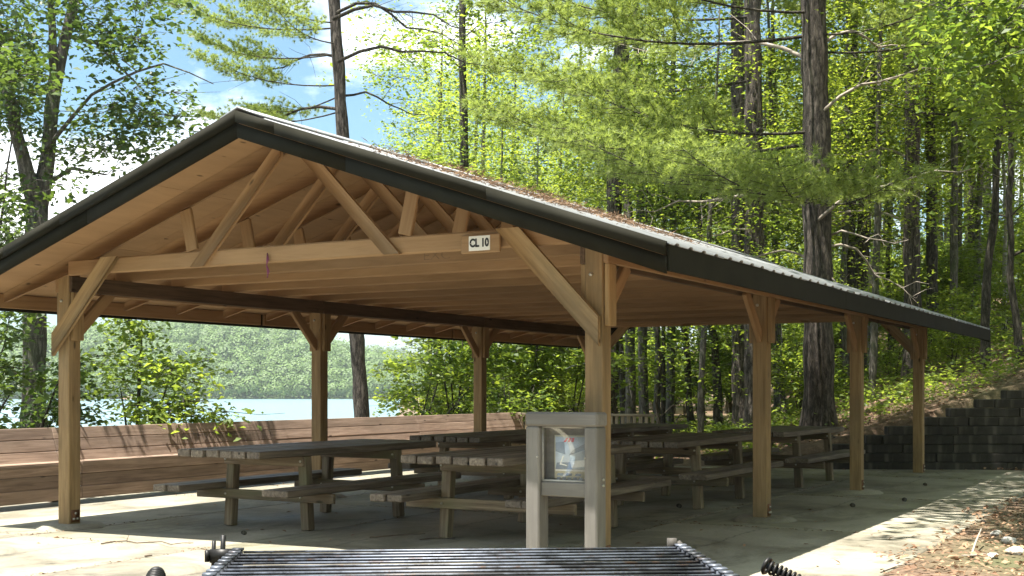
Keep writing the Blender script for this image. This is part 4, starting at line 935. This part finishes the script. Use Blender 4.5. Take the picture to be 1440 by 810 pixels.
# left broadleaf tree forking beyond the bench
def left_tree():
    Y = 17.; r = np.random.default_rng(33); b = at(48, 610, Y); b.z = gz(b.x, b.y)-.1
    t = empty('forked_tree', b, 0, label='forked broadleaf tree by the lake behind the bench, limbs parting above the eave', cat='tree')
    def w(pts): return [[*(at(a, c, Y+dy)-b), q] for a, c, q, dy in pts]
    trunks = [w([(46, 640, .20, 0), (48, 560, .165, 0), (48, 470, .155, 0), (50, 350, .145, 0), (53, 290, .14, 0)]),
              w([(52, 295, .12, 0), (38, 240, .10, -.1), (20, 170, .085, -.2), (5, 90, .075, -.3), (-20, -30, .06, -.3), (-40, -160, .04, -.3)]),
              w([(54, 295, .12, 0), (66, 230, .105, .1), (72, 150, .095, .2), (80, 100, .09, .2), (96, 40, .075, .3), (112, -30, .065, .3), (125, -160, .04, .3)]),
              w([(76, 120, .06, .2), (74, 60, .055, .1), (72, -10, .05, 0), (65, -120, .03, 0)]),
              w([(62, 262, .035, .0), (88, 240, .03, .2), (118, 232, .02, .4), (150, 246, .012, .5)]),
              w([(66, 210, .03, 0), (96, 170, .026, -.3), (125, 135, .022, -.5), (180, 105, .016, -.7), (235, 88, .012, -.8), (300, 118, .006, -.9)]),
              w([(92, 50, .03, .3), (130, 55, .026, .4), (170, 95, .018, .5), (200, 125, .010, .6)])]
    sk = Skeleton(trunks, r, 10, .012)
    C = []
    def zone(n, x0, x1, y0, y1, d=1.2):
        for _ in range(n): C.append(np.array(at(r.uniform(x0, x1), r.uniform(y0, y1), Y+r.uniform(-d, d))-b))
    zone(24, -30, 60, 60, 170); zone(14, -30, 40, -20, 70); zone(12, 60, 200, -30, 45); zone(8, 130, 215, 40, 75); zone(12, 120, 275, 110, 180, .6); zone(9, 90, 240, 150, 215, .7); zone(8, -20, 30, 240, 330); zone(8, -30, 28, 330, 350); zone(5, 50, 130, 190, 270)
    zone(16, -60, 160, -180, -30); zone(4, 200, 270, -20, 10)
    C = np.array(C); sk.grow(C, rmax=.02, twigs=4, tr=.3)
    sk.mb.build('trunk', M['bark_grey'], t, True)
    leaves_at(C, r.uniform(.30, .55, len(C)), 78, .098, r, .38, .45, .65).build('crown', M['leaf_dark'], t)
left_tree()
def lakeside(name, px, py, Y, zones, size, mat, label, seed, cat='bush', stems=4):
    r = np.random.default_rng(seed); b = at(px, py, Y); b.z = gz(b.x, b.y)-.1; t = empty(name, b, 0, label=label, cat=cat); C = []
    for n, x0, x1, y0, y1, d in zones:
        for _ in range(n): C.append(np.array(at(r.uniform(x0, x1), r.uniform(y0, y1), Y+r.uniform(-d, d))-b))
    C = np.array(C); m = C.mean(0); trs = []
    for i in range(stems):
        c = C[r.integers(len(C))]; trs.append([[r.normal()*.1, r.normal()*.1, -.2, .028], [c[0]*.4, c[1]*.4, c[2]*.5, .02], [c[0]*.9, c[1]*.9, c[2]*.95, .008]])
    sk = Skeleton(trs, r, 6, .02); sk.grow(C, rmax=.014, twigs=3, tr=.25); sk.mb.build('stems', M['bark_dark'], t, True)
    leaves_at(C, r.uniform(.25, .45, len(C)), 62, size, r, .28, .35, .55).build('foliage', mat, t)
lakeside('lakeside_shrub', 190, 610, 16.5, [(16, 130, 240, 500, 590, .8), (13, 120, 210, 440, 520, .6), (13, 200, 300, 525, 590, .6), (5, 205, 300, 500, 540, .5), (2, 300, 325, 575, 590, .2)], .10, M['leaf'], 'sunlit leafy shrub over the bench, in front of the lake', 41)
lakeside('shady_shrub', 20, 610, 16.0, [(12, -60, 25, 440, 600, .8), (9, 60, 120, 500, 600, .8), (6, 60, 110, 560, 600, .5)], .10, M['leaf_dark'], 'dark leafy shrub at the foot of the forked tree', 42)
lakeside('overhanging_branch_tree', -60, 610, 14.5, [(14, -60, 40, 420, 600, .5), (16, -80, 20, 240, 350, .6), (12, -40, 45, 60, 150, .5)],   .10, M['leaf_dark'], 'leafy sapling at the left edge beside the pavilion eave', 43, 'tree')
lakeside('lake_edge_sapling', 585, 620, 25, [(5, 548, 600, 540, 600, .4), (9, 590, 680, 500, 600, .8), (7, 610, 690, 480, 540, .8)], .12, M['leaf_bright'], 'yellow-green sapling at the right edge of the lake view', 44, 'bush')
# tree close on the right whose leafy branches hang in at the top corner
def near_tree():
    r = np.random.default_rng(61); Y = 10.5; b = Vector((6.9, 11.5, gz(6.9, 11.5)-.05)); t = empty('overhanging_tree', b, 0, label='leafy tree whose drooping branches hang in at the upper right corner', cat='tree')
    tr = [[0, 0, -.1, .17], [0, 0, 1.2, .13], [-.2, -.1, 3.5, .11], [-.5, -.2, 6.5, .07], [-.6, -.2, 9.0, .03]]
    trs = [tr, [[-.2, -.1, 3.6, .05], [-1.4, -.5, 4.6, .035], [-2.6, -.9, 4.75, .02], [-3.2, -1.0, 4.4, .008]], [[-.35, -.15, 4.7, .045], [-1.5, -1.2, 5.5, .03], [-2.9, -2.0, 5.4, .015]], [[-.4, -.15, 5.0, .045], [-1.2, .8, 6.0, .03], [-2.3, 1.5, 6.0, .015]]]
    sk = Skeleton(trs, r, 9, .02); C = []
    for _ in range(64):
        a = r.uniform(-1, 1.05); c = at(1300+150*r.random()**.6, 0, Y+a*1.0); px = r.uniform(1318, 1475); py = r.uniform(-40, 60+(px-1310)*.95 if px < 1400 else 175); C.append(np.array(at(px, py, Y+a)-b))
    for _ in range(46): C.append(np.array([r.uniform(-3.3, .9), r.uniform(-3.2, 2.2), r.uniform(5.2, 8.4)]))
    C = np.array(C); sk.grow(C, rmax=.02, twigs=3, tr=.25); sk.mb.build('trunk', M['bark_grey'], t, True)
    leaves_at(C, r.uniform(.22, .40, len(C)), 70, .092, r, .5, .6, .8, .35, (.32, .46)).build('crown', M['leaf'], t)
near_tree()
SHADE = make_broadleaf(13.5, 6.8, 6.2, 210, 110, .16, .19, M['leaf'], M['bark_grey'], 77, .2)
place(SHADE, 6.3, 14.0, 1.0, 0, 'shade_tree', 'broad-crowned tree just beyond the right edge, shading the slab corner', 'tree')
place(KINDS[1], -5.7, 5.4, .8, 1, 'slender_tree', 'slender tree beside the left edge, outside the frame, dappling the concrete', 'tree')
place(KINDS[0], 11.5, 19.5, .9, 2, 'broadleaf_tree', 'broadleaf tree on the slope beyond the right edge above the wall', 'tree')
place(KINDS[3], 11.2, 24.5, 1.1, 4, 'young_tree', 'young leafy tree on the slope at the right edge, behind the slim trunks', 'tree')
for (qx, qy, qk, qs, qr, ql) in ((7.2, 6.2, 1, .9, .3, 'unseen slender tree added off the right edge to block sky, nearest the camera'), (9.6, 9.6, 0, .85, 1.3, 'unseen broadleaf tree added to block sky, behind the overhanging tree'), (11.6, 13.2, 3, 1.2, 2.0, 'unseen young tree added to block sky, level with the second right post'), (10.6, 4.0, 2, .8, 2.6, 'unseen tall tree added to block sky, beside the camera'), (7.4, 27.6, 3, .95, 1.0, 'young leafy tree veiling the dark pine behind the farthest right post'), (9.9, 28.0, 1, .9, 2.2, 'bright slender tree above the tip of the eave, nearest of its kind'), (10.2, 31.5, 3, 1.2, .4, 'young leafy tree up the slope behind the mottled grey trunk'),  # first four are unseen trees added to block sky light from the right
                                 (6.6, 31.0, 1, .95, 3.1, 'bright slender tree just right of the root-flared pine'), (3.9, 33.5, 3, 1.15, 5.0, 'young leafy tree behind the second right post, low branched'), (3.7, 24.6, 3, .85, 2.4, 'young leafy tree veiling the second big pine trunk from the left'), (7.0, 24.3, 1, .74, .9, 'bright slender tree between the root-flared pine and the farthest right post')):
    place(KINDS[qk], qx, qy, qs, qr, ('broadleaf_tree', 'slender_tree', 'tall_tree', 'young_tree')[qk], ql, 'tree')

def sky_block_woods():  # unseen woods added behind and right of the camera to block horizon light
    r = np.random.default_rng(91); mb = MB(); C = []; n = 0
    while n < 46:
        x, y = r.uniform(-26, 34), r.uniform(-30, 22)
        if not (y < -7 or x > 13) or (x > 13 and y > 19) or land_dist(x, y) > 2: continue
        n += 1; h = r.uniform(11, 18); mb.tube([[x, y, -.2], [x+.2, y, h*.5], [x+.1, y+.2, h*.9]], [.2, .14, .04], 6)
        C.append(crown_points(34, (x, y, h*.52), 3.0, h*.46, r, .4))
    C = np.concatenate(C); tag(mb.build('sky_block_trunks', M['bark_dark'], None, True), 'unseen trunks added outside the frame to block horizon sky light', 'woods', None, 'stuff')
    tag(leaves_at(C, r.uniform(.9, 1.5, len(C)), 34, .42, r, .3, .3, .6).build('sky_block_foliage', M['leaf']), 'unseen foliage added outside the frame to block horizon sky light', 'woods', None, 'stuff')
sky_block_woods()

# ------------------------------------------------------------------ ground cover, litter and small things
def scatter_ground(n, xf, yf, size, mat, name, label, keep, up=0.0, tilt=.4, per=1, spread=.0):
    x = xf(n); y = yf(n); k = keep(x, y); x, y = x[k], y[k]
    x = np.repeat(x, per)+rng.normal(size=len(x)*per)*spread; y = np.repeat(y, per)+rng.normal(size=len(y)*per)*spread
    z = ground_z(x, y)+.012+up*rng.random(len(x)); Nn, T = rand_frames(len(x), tilt, .0); ln = size*rng.uniform(.6, 1.4, len(x)); mb = MB(); leaf_cloud(mb, np.stack([x, y, z], 1), Nn, T, ln, ln*.55, .1)
    o = mb.build(name, mat); tag(o, label, name.replace('_', ' '), None, 'stuff')
def uvkeep(x, y): u, v = to_uv(x, y); return ~((u < 7.12-.28*np.clip(fnoise(x*1.6, y*1.6, 8), 0, 1)) & (v < 12.6))
scatter_ground(44000, lambda n: rng.uniform(2.6, 15, n), lambda n: 6+rng.random(n)**1.2*26, .052, M['leaf_litter'], 'leaf_litter', 'brown dry leaves covering the slope and the edge of the slab', lambda x, y: uvkeep(x, y) & ((y < 19.6) | (y > 20.3)), .03)
scatter_ground(6500, lambda n: rng.uniform(-1, 17, n), lambda n: rng.uniform(20.9, 40, n), .085, M['leaf'], 'ground_plants', 'low green plants scattered over the floor of the wood', lambda x, y: (fnoise(x*.8, y*.8, 5) > -.1) & (land_dist(x, y) < .4), .22, .5, 5, .16)
scatter_ground(1500, lambda n: 4.2+rng.random(n)**1.5*8, lambda n: 20.8+rng.random(n)*9, .10, M['leaf'], 'slope_plants', 'leafy low plants on the slope above the block wall', lambda x, y: (fnoise(x*1.1, y*1.1, 9) > -.25) & (y > 21.2), .4, .5, 7, .18)
scatter_ground(5000, lambda n: rng.uniform(-9, 0, n), lambda n: rng.uniform(12, 30, n), .10, M['leaf'], 'bank_plants', 'low green plants on the bank below the bench', lambda x, y: (land_dist(x, y) > .3) & (land_dist(x, y) < 5), .3, .5, 4, .2)
# stray leaves and needles on the concrete
def slab_litter():
    n = 2600; u = rng.uniform(-1.7, 7.6, n); v = rng.uniform(-4, 12.5, n); e = np.clip((u-5.9)/2.6, 0, .6)+np.clip((v-11.3)/1.2, 0, 1)*.8+.12
    k = rng.random(n) < e*(.25+.75*(fnoise(u*3, v*3, 6) > .1)); u, v = u[k], v[k]; n = len(u)
    P = np.stack([X0+u*cA+v*sA, Y0-u*sA+v*cA, np.full(n, .006)], 1); Nn, T = rand_frames(n, .25, 0); ln = rng.uniform(.03, .075, n); mb = MB(); leaf_cloud(mb, P, Nn, T, ln, ln*.5, .1)
    tag(mb.build('slab_leaves', M['leaf_litter']), 'stray dry leaves scattered on the concrete slab', 'slab leaves', None, 'stuff')
slab_litter()
def joint_grit():
    P = []
    for u in UC[1:-1]: v = rng.uniform(-4, 12.5, 520); P.append(np.stack([u+rng.normal(size=520)*.018, v], 1))
    for v0 in VC[1:-1]: u = rng.uniform(-1.7, 7.1, 420); P.append(np.stack([u, v0+rng.normal(size=420)*.018], 1))
    P = np.concatenate(P); k = fnoise(P[:, 0]*2, P[:, 1]*2, 3) > -.15; u, v = P[k].T; n = len(u)
    Q = np.stack([X0+u*cA+v*sA, Y0-u*sA+v*cA, np.full(n, .003)], 1); Nn, T = rand_frames(n, .3, 0); ln = rng.uniform(.012, .04, n); mb = MB(); leaf_cloud(mb, Q, Nn, T, ln, ln*.4, .1)
    tag(mb.build('joint_grit', M['needle_litter']), 'brown needles and grit lodged along the slab joints', 'litter', None, 'stuff')
joint_grit()
def gpt(px, py, z=0.0):
    Y = (EYE-z)*FPX/(py-547.8); return Vector(((px-720)/FPX*Y, Y, z))
def stick(pts, rad, mat, label, name='twig', rise=.0, forks=()):
    b = gpt(*pts[0]); mb = MB(); P = [gpt(*p)-b+Vector((0, 0, rad+.003+rise*(i/(len(pts)-1)))) for i, p in enumerate(pts)]; mb.tube(P, [rad*(1-.5*i/len(pts)) for i in range(len(pts))], 5)
    for f, d in forks: q = P[f]; mb.tube([q, q+Vector(d)*.5, q+Vector(d)], [rad*.8, rad*.6, rad*.4], 4)
    o = mb.build(name, mat, None, True); o.location = b; tag(o, label, 'twig'); return o
stick([(142, 766), (160, 763), (178, 762), (193, 765), (212, 764), (228, 763), (241, 767), (256, 765), (272, 765)], .006, M['twig'], 'long crooked twig on the sunlit concrete near the front left post', forks=((2, (-.02, .12, .03)),))
stick([(520, 757), (545, 755), (570, 753), (598, 752)], .006, M['twig'], 'dark twig lying in the shade by the second table legs')
stick([(590, 760), (606, 758), (622, 757), (640, 758)], .005, M['twig'], 'short dark twig beside the leg of the table behind the notice stand')
stick([(204, 784), (210, 783), (214, 783)], .008, M['twig'], 'small dark scrap of bark on the concrete left of the grill')
stick([(1366, 784), (1372, 776), (1380, 767)], .010, M['deadwood'], 'pale bleached stick standing up from the litter at the right', 'stick', .12, ((0, (.10, -.03, .02)), (0, (-.09, -.05, .01))))
stick([(1238, 806), (1262, 797), (1288, 794)], .006, M['deadwood'], 'thin pale twig on the concrete near the right corner', 'stick')
def rock(px, py, s, label, seed):
    r = np.random.default_rng(seed); bm = bmesh.new(); bmesh.ops.create_icosphere(bm, subdivisions=2, radius=1)
    for v in bm.verts: c = v.co; k = 1+.16*math.sin(3*c.x+seed)+.12*math.cos(4*c.y+2*c.z+seed); v.co = Vector((c.x*s*1.25*k, c.y*s*k, c.z*s*.62*k))
    me = bpy.data.meshes.new('stone'); bm.to_mesh(me); bm.free(); o = link('stone', me, M['stone']); p = gpt(px, py); o.location = (p.x, p.y, s*.25); o.rotation_euler.z = seed; tag(o, label, 'stone', 'stones at the edge of the slab')
rock(1396, 784, .040, 'small round white stone beside the bleached stick', 1); rock(1418, 763, .055, 'pale stone in the litter, farther of the two by the right edge', 2); rock(1425, 778, .06, 'flat pale stone in the litter, nearer of the two by the right edge', 3); rock(1400, 752, .045, 'grey stone at the corner of the leaf litter', 4)
def cone_(px, py, label, s=.022):
    bm = bmesh.new(); bmesh.ops.create_icosphere(bm, subdivisions=2, radius=1)
    for v in bm.verts: c = v.co; k = 1+.2*math.sin(9*math.atan2(c.y, c.x)+7*c.z); v.co = Vector((c.x*s*k*1.4, c.y*s*k, c.z*s*k))
    me = bpy.data.meshes.new('pine_cone'); bm.to_mesh(me); bm.free(); o = link('pine_cone', me, M['bark_dark']); p = gpt(px, py); o.location = (p.x, p.y, s*.8+.003); tag(o, label, 'pine cone', 'pine cones on the slab')
cone_(1199, 713, 'pine cone on the slab in front of the third right post'); cone_(1272, 705, 'pine cone on the slab right of the third right post'); cone_(955, 714, 'pine cone under the tables right of the notice stand'); cone_(343, 752, 'pine cone on the concrete between the legs of the nearest table', .018); cone_(1301, 683, 'pine cone beside the base of the farthest right post', .02); cone_(1383, 736, 'pine cone on the slab near the leaf litter', .018)

# ------------------------------------------------------------------ summer haze over the lake
HAZE = True
if HAZE:
    m = bpy.data.materials.new('summer_haze'); m.use_nodes = True; nt = m.node_tree; nt.nodes.clear(); out = nt.nodes.new('ShaderNodeOutputMaterial'); vp = nt.nodes.new('ShaderNodeVolumePrincipled')
    vp.inputs['Color'].default_value = (.86, .93, 1, 1); vp.inputs['Density'].default_value = .00016; vp.inputs['Anisotropy'].default_value = .2; nt.links.new(vp.outputs[0], out.inputs['Volume'])
    mb = MB(); mb.box((-1850, -250, -11), (1850, 3050, 120)); tag(mb.build('haze', m), 'pale summer haze over the lake', 'haze', None, 'stuff')
